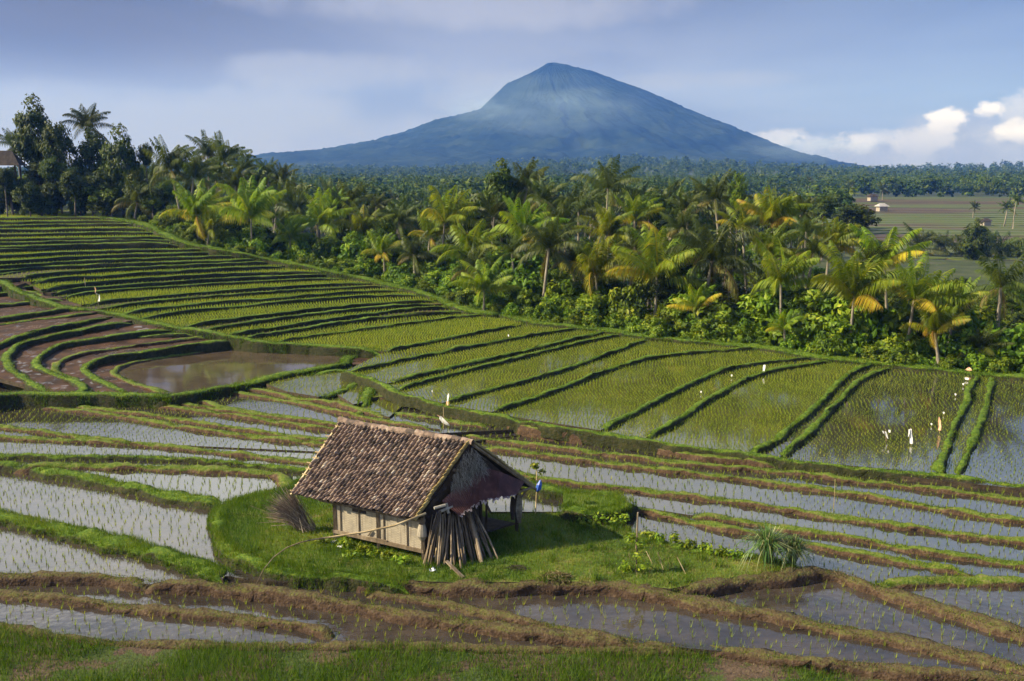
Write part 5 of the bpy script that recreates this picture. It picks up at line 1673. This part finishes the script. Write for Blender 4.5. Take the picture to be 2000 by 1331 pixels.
def palm_crown(seed, nf, dense, young=True, lo=False):
    """unit crown, frond length 1; returns an (unlinked) mesh"""
    r = random.Random(seed)
    mb = MB()
    az = r.uniform(0, 6.28)
    wind = r.uniform(0.0, 0.55)
    for j in range(nf):
        age = j / (nf - 1)
        az += 2.399963 + r.gauss(0, 0.18)
        e0 = math.radians(87 - (66 if young else 98) * age ** 1.7) + r.gauss(0, 0.13)
        bend = (0.35 + 0.95 * r.random()) * (1.0 if young else 1.1) + 0.35 * age
        L = (0.62 + 0.38 * min(1, age * 3)) * r.uniform(0.88, 1.08)
        d2 = np.array([math.cos(az), math.sin(az), 0])
        sd = np.array([-d2[1], d2[0], 0])
        ns = 9 if not lo else 4
        if 0.15 < age < 0.8 and r.random() < 0.14:
            continue
        P, T = [np.zeros(3)], []
        for k in range(ns):
            s = (k + 0.5) / ns
            e = e0 - bend * s ** 1.4
            t = d2 * math.cos(e) + np.array([0, 0, 1]) * math.sin(e) + np.array([wind, 0.05, 0]) * s
            t /= np.linalg.norm(t)
            T.append(t)
            P.append(P[-1] + t * L / ns)
        P = np.array(P)
        T.append(T[-1])
        T = np.array(T)
        tw = r.gauss(0, 0.5)
        yel = 0.30 + 0.25 * r.random() + (0.22 * age if young else 0.12 * age)
        if age > 0.86 and r.random() < 0.45:
            yel = r.uniform(0.78, 0.88) if r.random() < 0.9 else 0.97
            bend += 0.5
        up = lambda t: np.cross(np.cross(t, (0, 0, 1)), t)
        for k in range(ns):                    # rachis
            w0, w1 = 0.016 * (1 - k / ns) + 0.004, 0.016 * (1 - (k + 1) / ns) + 0.004
            mb.quad(P[k] - sd * w0, P[k] + sd * w0, P[k + 1] + sd * w1, P[k + 1] - sd * w1, min(1, yel + 0.15))
        n = dense
        for q in range(n):
            s = 0.10 + 0.89 * q / (n - 1)
            x = s * ns
            i = min(int(x), ns - 1)
            p = P[i] * (1 - (x - i)) + P[i + 1] * (x - i)
            t = T[min(i, len(T) - 1)]
            ll = 0.22 * (math.sin(math.pi * (0.14 + 0.80 * s)) ** 0.8) * r.uniform(0.85, 1.1)
            for sg in (-1, 1):
                droop = 0.35 + 0.6 * r.random() + 0.3 * age
                dv = sd * sg * (0.9 + 0.2 * tw * sg) + t * (0.55 + 0.5 * s) + np.array([0, 0, -droop])
                dv = dv / np.linalg.norm(dv)
                wv = t * (0.0115 if not lo else 0.06)
                tip = p + dv * ll + np.array([0, 0, -0.42 * ll])
                mid = p + dv * ll * 0.5 + np.array([0, 0, 0.02 * ll])
                mb.quad(p, mid - wv, tip, mid + wv, min(1, max(0, yel + r.gauss(0, 0.07))))
    return mb


def as_mesh(mb, name, mat, sm=False):
    o = mb.build(name, mat, None, sm)
    me = o.data
    bpy.data.objects.remove(o)
    return me


def crown_mb(seed, ncl, per, ls, shape='round', hollow=0.35):
    """unit broadleaf crown: leaf clumps spread through an uneven volume, z from 0 to 2"""
    r = random.Random(seed)
    mb = MB()
    cl = []
    for i in range(ncl):
        d = np.array([r.gauss(0, 1), r.gauss(0, 1), r.gauss(0, 1)])
        d /= np.linalg.norm(d)
        q = r.uniform(hollow, 1.0) ** 0.6
        lob = 0.80 + 0.20 * math.sin(3 * math.atan2(d[1], d[0]) + seed) * math.cos(2.3 * d[2] + seed)
        c = d * q * lob
        if shape == 'cone':
            c = np.array([c[0] * (0.95 - 0.40 * c[2]), c[1] * (0.95 - 0.40 * c[2]), c[2] * 1.05])
        if shape == 'dome':
            c[2] = abs(c[2]) * 1.2 - 0.75
        cl.append(c)
    for c in cl:
        rad = r.uniform(0.18, 0.33)
        base = r.uniform(0.15, 0.75)
        dd_ = c / (np.linalg.norm(c) + 1e-6)
        for _ in range(per):
            d = np.array([r.gauss(0, 1), r.gauss(0, 1), r.gauss(0, 1)])
            d /= np.linalg.norm(d)
            p = c + d * rad * r.random() ** 0.4 * np.array([1, 1, 0.75]) + np.array([0, 0, 1.0])
            leaf(mb, p, d * 0.5 + dd_ * 0.5 + np.array([0, 0, 0.55]), ls * r.uniform(0.6, 1.3), min(1, max(0, base + r.gauss(0, 0.16))), r)
    return mb, cl


def limbs_mb(cl, seed, h0=0.0, rad=0.05):
    """trunk from z=-1 (unit) up into the crown with limbs to the clumps"""
    r = random.Random(seed)
    mb = MB()
    fork = np.array([r.uniform(-0.08, 0.08), r.uniform(-0.08, 0.08), 0.55])
    mb.tube([(0, 0, -5.0), (0, 0, -1.6), (0.03, 0.0, -0.6), fork], [rad * 1.5, rad * 1.4, rad * 1.1, rad * 0.9], 7, 0.5)
    for c in r.sample(cl, min(9, len(cl))):
        c = np.asarray(c) + np.array([0, 0, 1.0])
        m = fork * 0.5 + c * 0.5 + np.array([r.gauss(0, 0.06), r.gauss(0, 0.06), -0.08])
        mb.tube([fork - (0, 0, 0.05), m, c], [rad * 0.7, rad * 0.42, rad * 0.15], 5, 0.6)
    return mb


PALMS = {k: [] for k in ('young', 'tall', 'far')}
for s_ in range(8):
    PALMS['young'].append(as_mesh(palm_crown(100 + s_, 15 + (s_ * 5) % 8, 42), 'palm_crown', M['palm']))
for s_ in range(7):
    PALMS['tall'].append(as_mesh(palm_crown(200 + s_, 18 + (s_ * 3) % 9, 36, False), 'palm_crown', M['palm_dark']))
for s_ in range(4):
    PALMS['far'].append(as_mesh(palm_crown(300 + s_, 17, 9, False, True), 'palm_crown', M['palm_dark']))
TRUNKS = []
for s_ in range(4):
    mb = MB()
    r = random.Random(s_)
    zs = np.linspace(-0.04, 1.0, 9)
    lean = r.uniform(-0.06, 0.06)
    mb.tube([(lean * math.sin(z * 1.6) * 10 * 0.6 - lean * 10 * 0.6, 0, z) for z in zs], [1.35 if z < 0.03 else 1.0 - 0.3 * z for z in zs], 8, 0.5)
    TRUNKS.append(as_mesh(mb, 'palm_trunk', M['trunk'], True))


def palm(px, py, rpx, D, kind, label, group=None, trad=0.11, rz=None, top_at=False):
    L = rpx * D / FPX * (1.68 if kind == 'young' else 1.5)
    top = atD(px, py + (0.62 if kind == 'young' else 0.42) * rpx, D)
    g0 = float(gz(top[0], top[1])[0])
    if top[2] - g0 < 0.6:
        g0 = top[2] - 0.6
    lx_, ly_ = random.gauss(0, 0.10) * (top[2] - g0), random.gauss(0, 0.05) * (top[2] - g0)
    t = thing('coconut_palm', label, 'palm', (top[0] - lx_, top[1] - ly_, g0), group=group)
    L *= random.uniform(0.85, 1.15)
    k = random.randrange(99)
    c = link('crown', PALMS[kind][k % len(PALMS[kind])], t)
    c.location = (lx_, ly_, top[2] - g0)
    c.rotation_euler = (random.gauss(0, 0.16), random.gauss(0.06, 0.16), random.gauss(0.1, 0.7) if rz is None else rz)
    c.scale = (L, L, L * random.uniform(0.95, 1.15))
    q = link('trunk', TRUNKS[k % 4], t)
    q.scale = (trad, trad, top[2] - g0)
    q.rotation_euler = Vector((lx_, ly_, top[2] - g0)).to_track_quat('Z', 'Y').to_euler()
    return t


NAMED = [
    (945, 540, 46, 1.0, 'young', 'young coconut palm standing alone at the terrace edge left of centre'),
    (1163, 495, 68, 5.0, 'young', 'golden green coconut palm with drooping yellow fronds above the middle bushes'),
    (1283, 500, 68, 4.5, 'young', 'broad coconut palm just right of the golden one in mid forest'),
    (1390, 480, 72, 5.5, 'tall', 'large grey green coconut palm with drooping pale lower fronds'),
    (1525, 520, 56, 3.0, 'young', 'upright yellow green palm with a pale trunk left of the biggest palm'),
    (1668, 530, 84, 2.5, 'young', 'biggest coconut palm with one brown frond at the right field edge'),
    (1728, 482, 56, 7.0, 'young', 'tall bright palm rising just behind the biggest palm at right'),
    (1785, 548, 62, 2.2, 'young', 'coconut palm with a long leaning pale trunk at right'),
    (1862, 575, 52, 2.5, 'young', 'yellowish coconut palm right of the one with leaning pale trunk'),
    (1826, 622, 44, 0.9, 'young', 'small bright young palm on a short trunk at the right field edge'),
    (1915, 662, 50, 1.6, 'tall', 'low dark feathery palm bush at the lower right forest corner'),
    (1955, 540, 52, 7.0, 'tall', 'dark green palm near the right picture edge below the ponds'),
    (1365, 582, 34, 2.5, 'young', 'little young palm low among bushes in the middle right'),
    (1532, 625, 28, 1.2, 'young', 'tiny palm seedling with one yellow frond among the right bushes'),
    (1072, 462, 58, 5.0, 'tall', 'feathery palm with a curved trunk left of the golden palm'),
    (1022, 432, 50, 9.0, 'young', 'yellow fronded coconut palm below the dark pointed tree'),
    (917, 458, 62, 6.0, 'young', 'wide coconut palm with yellow drooping fronds left of centre'),
    (868, 410, 46, 12.0, 'young', 'coconut palm with light fronds behind the wide yellow one'),
    (1190, 432, 48, 12.0, 'young', 'palm with golden lower fronds under the tall dark swept palm'),
    (1187, 350, 52, 26.0, 'tall', 'tall dark windswept palm on the skyline right of centre'),
    (1030, 350, 44, 24.0, 'tall', 'tall palm beside the dark pointed tree on the skyline'),
    (1060, 375, 40, 18.0, 'tall', 'palm just right of the skyline palm by the pointed tree'),
    (1396, 370, 48, 24.0, 'tall', 'tall dark palm left of the slender light tree'),
    (1507, 400, 62, 14.0, 'young', 'large tall palm with upswept fronds right of the slender light tree'),
    (1500, 470, 46, 8.0, 'young', 'yellow green palm directly below the large upswept palm'),
    (1620, 455, 42, 14.0, 'young', 'light yellow palm crown above the bushes left of the round dark tree'),
    (490, 395, 52, 2.5, 'young', 'tall slim palm with bright upright fronds on the left terraces edge'),
    (385, 395, 44, 3.0, 'young', 'bright palm with yellow low fronds left of the tall slim palm'),
    (268, 378, 42, 3.0, 'tall', 'leaning palm at the left end of the forest edge'),
    (408, 432, 30, 1.8, 'young', 'small pale palm low at the terrace edge on the left'),
    (568, 445, 36, 4.0, 'young', 'low orange tinted palm right of the tall slim palm'),
    (622, 412, 46, 7.0, 'young', 'palm with a visible trunk and golden fronds left of centre'),
    (712, 430, 42, 10.0, 'young', 'light green palm above the banana plant'),
    (750, 475, 36, 3.5, 'young', 'small upright palm above the terrace edge bushes'),
    (808, 480, 42, 4.0, 'tall', 'spreading dull green palm right of the small upright palm'),
    (927, 512, 34, 4.0, 'tall', 'little grey palm just behind the lone edge palm'),
    (334, 312, 48, 8.0, 'tall', 'tall feathery palm on the left skyline beside the dark trees'),
    (378, 330, 42, 9.0, 'tall', 'dark palm right of the tall feathery skyline palm'),
    (168, 232, 38, 16.0, 'tall', 'windswept palm rising above the dark trees at upper left'),
    (1878, 480, 48, 123.0, 'tall', 'broad dark palm beside the far ponds'),
    (1795, 470, 34, 125.0, 'tall', 'windswept dark palm left of the broad pond palm'),
    (1838, 468, 36, 128.0, 'tall', 'dark palm between two others behind the far ponds'),
    (1945, 478, 44, 124.0, 'tall', 'dark drooping palm right of the broad pond palm'),
]
for (px, py, rp, off_, kind, lb) in NAMED:
    D = edgeD(px) + off_
    palm(px, py, rp, D, kind, lb, 'coconut palms along the forest edge' if off_ < 15 else 'coconut palms farther back', 0.10 if kind == 'young' else 0.13)
MIDG = 'coconut palms crowding the forest behind the terraces'
MORE = [(405, 292, 32), (437, 302, 40), (475, 320, 28), (522, 332, 26), (552, 338, 30), (335, 375, 36), (580, 400, 40), (650, 392, 36), (682, 392, 44), (735, 392, 28), (540, 385, 34), (460, 350, 34), (300, 330, 34), (1100, 420, 44), (1130, 395, 40),
        (1240, 410, 36), (1330, 430, 40), (1340, 395, 32), (1450, 420, 40), (1565, 400, 30), (1575, 440, 34), (965, 410, 36), (1000, 480, 36), (840, 440, 36), (780, 420, 34), (1430, 510, 40), (1240, 470, 36), (1120, 500, 34), (60, 285, 26), (30, 275, 26), (20, 355, 30), (1700, 500, 34), (1590, 480, 36)]
for (px, py, rp) in MORE:
    back = max(6.0, (470 - py) * 0.16 + 6)
    palm(px, py, rp, edgeD(px) + back, random.choice(['tall', 'tall', 'young']), 'coconut palm crowded into the forest behind the edge palms', MIDG, 0.12)

TREES = []
for s_, sh in ((1, 'round'), (2, 'round'), (3, 'cone'), (4, 'dome')):
    mb, cl = crown_mb(400 + s_, 84, 66, 0.070, sh)
    TREES.append((as_mesh(mb, 'tree_crown', M['leaf_dark']), as_mesh(limbs_mb(cl, s_), 'tree_trunk', M['bark'], True)))
LIGHT = []
for s_ in (5, 6):
    mb, cl = crown_mb(400 + s_, 44, 46, 0.075, 'round', 0.1)
    LIGHT.append((as_mesh(mb, 'tree_crown', M['leaf']), as_mesh(limbs_mb(cl, s_), 'tree_trunk', M['bark'], True)))
BUSH = []
for s_ in range(6):
    mb, cl = crown_mb(500 + s_, 40, 60, 0.085, 'dome', 0.2)
    BUSH.append((as_mesh(mb, 'bush_leaves', M['leaf']), as_mesh(limbs_mb(cl, 40 + s_, rad=0.035), 'bush_stems', M['bark'], True)))


def tree(px, py, hw, hh, D, lib, label, group=None, name='broadleaf_tree', cat='tree', base=None):
    c = atD(px, py, D)
    R, H = hw * D / FPX, hh * D / FPX
    g0 = float(gz(c[0], c[1])[0])
    t = thing(name, label, cat, (c[0], c[1], g0), random.uniform(0, 6.28), group)
    a = link('crown', lib[0], t)
    a.scale = (R, R, H)
    a.location = (0, 0, c[2] - H - g0)
    b = link('trunk', lib[1], t)
    b.scale = (R, R, H)
    b.location = (0, 0, c[2] - H - g0)
    return t


tree(66, 262, 46, 76, edgeD(60) + 14, TREES[2], 'tallest dark columnar tree at the upper left corner')
tree(112, 300, 34, 70, edgeD(110) + 11, TREES[0], 'dark tree right of the tallest columnar tree')
tree(180, 318, 46, 72, edgeD(180) + 13, TREES[1], 'reddish dark tree under the windswept palm at upper left')
tree(235, 325, 46, 82, edgeD(235) + 10, TREES[2], 'dark pointed tree at the right end of the upper left trees')
tree(20, 350, 44, 50, edgeD(20) + 8, TREES[3], 'dark shade tree below the thatched roof at far left')
tree(205, 388, 50, 42, edgeD(205) + 4, LIGHT[0], 'light bushy tree in front of the dark upper left trees')
tree(150, 380, 32, 40, edgeD(150) + 5, TREES[0], 'small dark tree with pale stems at the top of the terraces')
tree(80, 392, 40, 30, edgeD(80) + 4, TREES[3], 'low dark tree over the highest terrace at left')
tree(284, 302, 18, 24, edgeD(284) + 14, TREES[1], 'small round tree left of the tall feathery skyline palm')
tree(978, 372, 46, 62, edgeD(978) + 22, TREES[2], 'dark pointed tree on the skyline left of centre')
tree(1442, 372, 22, 44, edgeD(1442) + 22, LIGHT[1], 'slender light green tree on the skyline between two tall palms')
tree(1668, 432, 46, 38, 135, TREES[0], 'round dark tree at the edge of the valley fields')
tree(1610, 405, 30, 26, 150, TREES[1], 'dark tree left of the round one by the valley fields')
tree(1270, 405, 34, 34, edgeD(1270) + 22, TREES[1], 'rounded dark tree below the skyline in mid forest')
tree(1330, 500, 40, 40, edgeD(1330) + 9, TREES[0], 'dark tree between the broad palm and the grey green palm')
tree(1905, 470, 30, 44, 168, TREES[2], 'dark column shaped tree behind the far pond palms')
UG = 'small trees filling the forest behind the edge bushes'
r = random.Random(77)
for i in range(120):
    px = 285 + 1750 * (i + r.random()) / 120.0
    eD = edgeD(px)
    lay_ = i % 3
    D = eD + (r.uniform(5, 9), r.uniform(10, 17), r.uniform(18, 30))[lay_]
    ey = edge_px(px)
    hh_ = float(np.interp(px, [285, 500, 900, 1300, 1700, 2000], [62, 88, 118, 150, 130, 110]))
    py = ey - hh_ * (0.62, 0.92, 1.2)[lay_] + r.uniform(-14, 14)
    hw = r.uniform(34, 54) * 58 / D
    tree(px, py, hw, hw * r.uniform(0.8, 1.15), D, r.choice(TREES[:2] + TREES[3:] + LIGHT * 5), 'leafy understorey tree packed behind the bushes of the forest edge', UG)
VG = 'small trees between the forest edge and the far ponds'
for i in range(58):
    px = 1640 + 400 * (i + r.random()) / 58.0
    D = r.uniform(72, 150)
    hw = r.uniform(1.3, 2.4) * FPX / D
    tree(px, (534 if px > 1740 else 500) + hw * 0.7 + r.uniform(0, 46), hw, hw * 0.7, D, r.choice(TREES[:2] + TREES[3:] + LIGHT * 2), 'small tree in the hollow between the forest edge and the far ponds', VG)
PG2 = 'shrubs around the palms behind the far ponds'
for i in range(18):
    px = 1690 + 330 * (i + r.random()) / 18.0
    hw = r.uniform(1.2, 2.3) * FPX / 172
    if 1745 < px < 1975:
        continue
    tree(px, 494 - r.uniform(0, 14), hw, hw * 0.75, r.uniform(166, 182), r.choice(TREES[:2] + TREES[3:]), 'dark shrub under the row of palms behind the far ponds', PG2, 'shrub', 'shrub')
LG = 'dark trees and shrubs crowding the upper left corner'
for i in range(26):
    px = -20 + 320 * (i + r.random()) / 26.0
    D = edgeD(max(px, 200)) + r.uniform(2, 13)
    hw = r.uniform(20, 34)
    tree(px, 408 - r.uniform(8, 85) * (1.0 if px < 250 else 0.7), hw, hw * r.uniform(0.8, 1.3), D, r.choice(TREES), 'dark shrubby tree packed into the upper left corner above the terraces', LG)
# banana plant
bb = at(637, 526, 4.0)
D = edgeD(637) + 0.8
bt = thing('banana_plant', 'pale green banana plant standing out at the left terrace edge', 'banana plant', atD(637, 526, D))
mb = MB()
mb.tube([(0, 0, -0.3), (0, 0, 0.5)], [0.07, 0.05], 7)
mb.build('stem', M['banana'], bt)
mb = MB()
r = random.Random(3)
for i in range(8):
    a, e0 = i * 2.4, 1.35 - 0.13 * i
    d = np.array([math.cos(a), math.sin(a), 0])
    sd = np.array([-d[1], d[0], 0])
    p = np.array([0, 0, 0.45])
    pr = None
    for k in range(6):
        s = k / 5.0
        w = 0.14 * math.sin(math.pi * (0.1 + 0.85 * s))
        cols = (p - sd * w - (0, 0, 0.03), p, p + sd * w - (0, 0, 0.03))
        if pr is not None:
            mb.quad(pr[0], pr[1], cols[1], cols[0], r.random())
            mb.quad(pr[1], pr[2], cols[2], cols[1], r.random())
        pr = cols
        e = e0 - 1.1 * s
        p = p + (d * math.cos(e) + np.array([0, 0, math.sin(e)])) * 0.2
mb.build('leaves', M['banana'], bt)
# bushes in rows along the forest edge
tg = np.gradient(EDGEW[:, :2], axis=0)
tg /= np.linalg.norm(tg, axis=1)[:, None]
nrmE = np.column_stack([-tg[:, 1], tg[:, 0]])
nrmE *= np.sign(nrmE[:, 1:2] + 1e-9)
arc = np.r_[0, np.cumsum(np.linalg.norm(np.diff(EDGEW[:, :2], axis=0), axis=1))]
r = random.Random(42)
BL = ['low leafy bush in the front row along the terrace edge', 'rounded green bush in the second row behind the terrace edge', 'tall bush in the third row of the forest edge', 'large bush deep in the undergrowth behind the edge rows']
for row, (of, rad, sp) in enumerate(((0.9, 0.85, 1.3), (2.3, 1.5, 1.9), (4.2, 2.2, 2.5), (7.0, 2.7, 3.4))):
    s_ = r.random()
    while s_ < arc[-1]:
        i = int(np.searchsorted(arc, s_))
        i = min(i, len(arc) - 1)
        o_ = of + r.uniform(-0.4, 0.5) * (1 + row * 0.5)
        p = EDGEW[i, :2] + nrmE[i] * o_
        sc = rad * r.uniform(0.65, 1.25) * float(np.interp(p[0] / p[1], [-0.36, -0.15, 0.1, 0.5], [0.72, 0.85, 1.12, 1.15]))
        if p[0] / p[1] < 0.60:
            zg = EDGEW[i, 2] - 0.25 - 0.10 * of
            if p[0] / p[1] < -0.38:
                zg = float(gz(*p)[0])
                sc *= 0.8
            k = r.randrange(6)
            t = thing('bush', BL[row], 'bush', (p[0], p[1], zg - 0.1), r.uniform(0, 6.28), 'bushes of the forest edge, row by row')
            a = link('leaves', BUSH[k][0], t)
            a.scale = (sc, sc, sc * r.uniform(0.85, 1.25))
            b = link('stems', BUSH[k][1], t)
            b.scale = (sc, sc, sc)
            b.location = (0, 0, 0.0)
        s_ += sp * r.uniform(0.75, 1.25)


# ------------------------------------------------------------------ palms and trees of the middle distance
def clearing(u, D):
    return (u > 1640 and 120 < D < 440) or (u > 1430 and 250 < D < 440)


def sky_min(u):
    return float(np.interp(u, [240, 400, 480, 560, 640, 930, 1000, 1400, 1640, 2000], [310, 325, 340, 365, 385, 395, 360, 370, 440, 480]))


r = random.Random(123)
MG = 'hazy palms in the grove beyond the forest edge'
TG = 'hazy trees in the grove beyond the forest edge'
cnt = 0
FARLIB = []
for s_ in range(3):
    mb, cl = crown_mb(600 + s_, 30, 20, 0.115, 'round')
    FARLIB.append((as_mesh(mb, 'tree_crown', M['leaf_dark']), as_mesh(limbs_mb(cl, s_), 'tree_trunk', M['bark'], True)))
while cnt < 150:
    u = r.uniform(240, 2010)
    D = math.exp(r.uniform(math.log(92), math.log(270)))
    if clearing(u, D) or D < edgeD(u) + 22 or (u > 1640 and D < 170):
        continue
    p = atD(u, 400, D)
    g0 = float(gz(p[0], p[1])[0])
    if cnt % 5 < 3:
        h = r.uniform(6.5, 9.5)
        rp = r.uniform(2.0, 2.9) * FPX / D
        yy = max(340 + (HC - (g0 + h)) / D * FPX, sky_min(u) + r.uniform(0, 30))
        palm(u, yy, rp, D, 'far', 'small hazy coconut palm somewhere in the grove beyond the forest edge', MG, 0.12)
    else:
        R = r.uniform(2.0, 3.4)
        yy = max(340 + (HC - (g0 + r.uniform(4.5, 7.0))) / D * FPX, sky_min(u) + 20 + r.uniform(0, 40))
        tree(u, yy, R * FPX / D, R * r.uniform(0.8, 1.1) * FPX / D, D, r.choice(FARLIB), 'small hazy round tree somewhere in the grove beyond the forest edge', TG)
    cnt += 1
for (u, yb, hpx, rp, lb) in ((1665, 383, 26, 8, 'lone tall palm on the left rim of the valley fields'), (1580, 372, 22, 8, 'lone thin palm left of the field rim palms'), (1724, 390, 24, 12, 'dark palm beside the far dark huts'), (1902, 424, 24, 12, 'lone palm with pale trunk inside the brown valley fields'), (1985, 445, 60, 16, 'dark palm at the right edge of the valley fields'), (1968, 440, 40, 14, 'dark palm just left of the valley edge palm')):
    D = 440.0
    for _ in range(6):
        D = (HC - vz(D)) * FPX / (yb - 340)
        D = min(D, 470)
    palm(u, yb - hpx, rp, D, 'far', lb, None, 0.16)

# ------------------------------------------------------------------ distant buildings
def far_hut(px, py, wpx, label, roof, D=None, open_=False, hk=0.55):
    if D is None:
        D = 300.0
        for _ in range(6):
            D = (HC - vz(D)) * FPX / (py - 340)
    b = atD(px, py, D)
    w = wpx * D / FPX / 2
    t = thing('field_hut', label, 'hut', b, 0.2)
    h = w * 0.75
    mb = MB()
    if open_:
        for sx_ in (-0.7, 0.7):
            for sy_ in (-0.6, 0.6):
                mb.beam((sx_ * w, sy_ * w, -0.3), (sx_ * w, sy_ * w, h), 0.15, 0.15)
    else:
        mb.box((0, 0, h / 2 - 0.2), (w * 0.75, 0, 0), (0, w * 0.6, 0), (0, 0, h / 2 + 0.2))
    mb.build('posts' if open_ else 'walls', M['sack'] if not open_ else M['dark_wood'], t)
    mb = MB()
    z0, z1, a, b_ = h * 0.9, h * 0.9 + w * hk, w * 1.05, w * 0.9
    rl = w * 0.45
    c = [np.array(q) for q in ((-a, -b_, z0), (a, -b_, z0), (a, b_, z0), (-a, b_, z0), (-rl, 0, z1), (rl, 0, z1))]
    mb.quad(c[0], c[1], c[5], c[4])
    mb.quad(c[2], c[3], c[4], c[5])
    mb.quad(c[1], c[2], c[5], c[5])
    mb.quad(c[3], c[0], c[4], c[4])
    mb.quad(c[3], c[2], c[1], c[0])
    mb.build('roof', M[roof], t)


far_hut(1722, 411, 22, 'pale roofed field hut standing in the brown valley fields', 'pale_roof')
far_hut(1925, 439, 20, 'white walled field hut at the lower right of the valley fields', 'thatch_roof')
far_hut(1704, 391, 20, 'dark roofed hut behind the pale one at the top of the fields', 'thatch_roof')
far_hut(12, 345, 62, 'open thatched pavilion in deep shade at the far left edge', 'thatch_roof', edgeD(12) + 7, True, 0.9)
# ------------------------------------------------------------------ far forest, too many to count
def tri_template(mb):
    V = np.array(mb.v)
    F = np.array([q for q in mb.f])
    return V, F, np.array(mb.t)


TPL = []
for s_ in range(4):
    mb, _cl = crown_mb(700 + s_, 16, 9, 0.20, 'round')
    TPL.append((tri_template(mb), False))
for s_ in range(4):
    TPL.append((tri_template(palm_crown(800 + s_, 13, 4, False, True)), True))
rg = np.random.default_rng(5)
N_ = 9000
uF = rg.uniform(-120, 2120, N_)
DF_ = np.exp(rg.uniform(math.log(230), math.log(1750), N_))
ok = ~((uF > 1640) & (DF_ < 440)) & ~((uF > 1430) & (DF_ > 250) & (DF_ < 440))
uF, DF_ = uF[ok], DF_[ok]
xF = (uF - 1000) / FPX * DF_ * 1.01
gF_ = gz(xF, DF_)
VV, FF, TT_ = [], [], []
nv = 0
for i in range(len(xF)):
    (tv, tf_, tt), isp = TPL[rg.integers(0, 4) if rg.random() < 0.6 else rg.integers(4, 8)]
    a = rg.uniform(0, 6.28)
    ca, sa = math.cos(a), math.sin(a)
    sc = rg.uniform(2.2, 4.2) * (1.0 + DF_[i] / 2200.0)
    v = tv * sc
    h = (rg.uniform(5.5, 9.5) if isp else rg.uniform(0.5, 4.0))
    v = np.column_stack([v[:, 0] * ca - v[:, 1] * sa + xF[i], v[:, 0] * sa + v[:, 1] * ca + DF_[i], v[:, 2] + gF_[i] + h])
    VV.append(v)
    FF.append(tf_ + nv)
    TT_.append(np.clip(tt + rg.normal(0, 0.12), 0, 1))
    nv += len(v)
M['leaf_far'] = leafmat('far_canopy', [(0.0, (0.016, 0.036, 0.008)), (0.5, (0.055, 0.090, 0.014)), (1.0, (0.15, 0.17, 0.03))], 0.25, 0.6, 0.1, 0.1)
tag(build('distant_forest', np.vstack(VV), np.vstack(FF), M['leaf_far'], np.concatenate(TT_)), kind='stuff')
print('far faces', sum(map(len, FF)))

# ------------------------------------------------------------------ haze
hz_ = bpy.data.materials.new('haze_air')
hz_.use_nodes = True
nt = hz_.node_tree
nt.nodes.clear()
pv = node(nt, 'ShaderNodeVolumePrincipled')
pv.inputs['Color'].default_value = (0.10, 0.28, 1.0, 1)
pv.inputs['Absorption Color'].default_value = (1, 1, 1, 1)
pv.inputs['Density'].default_value = 0.00022
pv.inputs['Anisotropy'].default_value = 0.1
om = nt.nodes.new('ShaderNodeOutputMaterial')
nt.links.new(pv.outputs[0], om.inputs['Volume'])
mb = MB()
mb.box((0, 2000, 160), (4600, 0, 0), (0, 2060, 0), (0, 0, 178))
hzo = mb.build('haze', hz_)
hzo['kind'] = 'stuff'
hzo.visible_shadow = True

# mist clinging to the mountain
ms_ = bpy.data.materials.new('mist_air')
ms_.use_nodes = True
nt = ms_.node_tree
nt.nodes.clear()
tco = nt.nodes.new('ShaderNodeTexCoord').outputs['Object']
ln_ = node(nt, 'ShaderNodeVectorMath', operation='LENGTH', in_0=tco).outputs['Value']
fo = smooth(nt, ln_, 1.0, 0.25)
nz2 = node(nt, 'ShaderNodeTexNoise', in_Vector=tco, in_Scale=2.6, in_Detail=4.0, in_Roughness=0.6).outputs[0]
den = mth(nt, 'MULTIPLY', mth(nt, 'MULTIPLY', fo, smooth(nt, nz2, 0.34, 0.62)), 0.0036)
pv = node(nt, 'ShaderNodeVolumePrincipled', in_Density=den)
pv.inputs['Color'].default_value = (0.55, 0.75, 1.0, 1)
om = nt.nodes.new('ShaderNodeOutputMaterial')
nt.links.new(pv.outputs[0], om.inputs['Volume'])
ms_.cycles.volume_step_rate = 4.0
for (px, py, rx, rz, D, lb) in ((1080, 215, 240, 80, 2100, 'a'), (930, 212, 95, 36, 2250, 'b'), (1580, 290, 190, 36, 1980, 'c')):
    bm = bmesh.new()
    bmesh.ops.create_icosphere(bm, subdivisions=3, radius=1.0)
    me = bpy.data.meshes.new('mountain_mist')
    bm.to_mesh(me)
    bm.free()
    me.materials.append(ms_)
    o = link('mountain_mist', me)
    o.location = atD(px, py, D)
    k = D / FPX
    o.scale = (rx * k, 90, rz * k)
    o['kind'] = 'stuff'
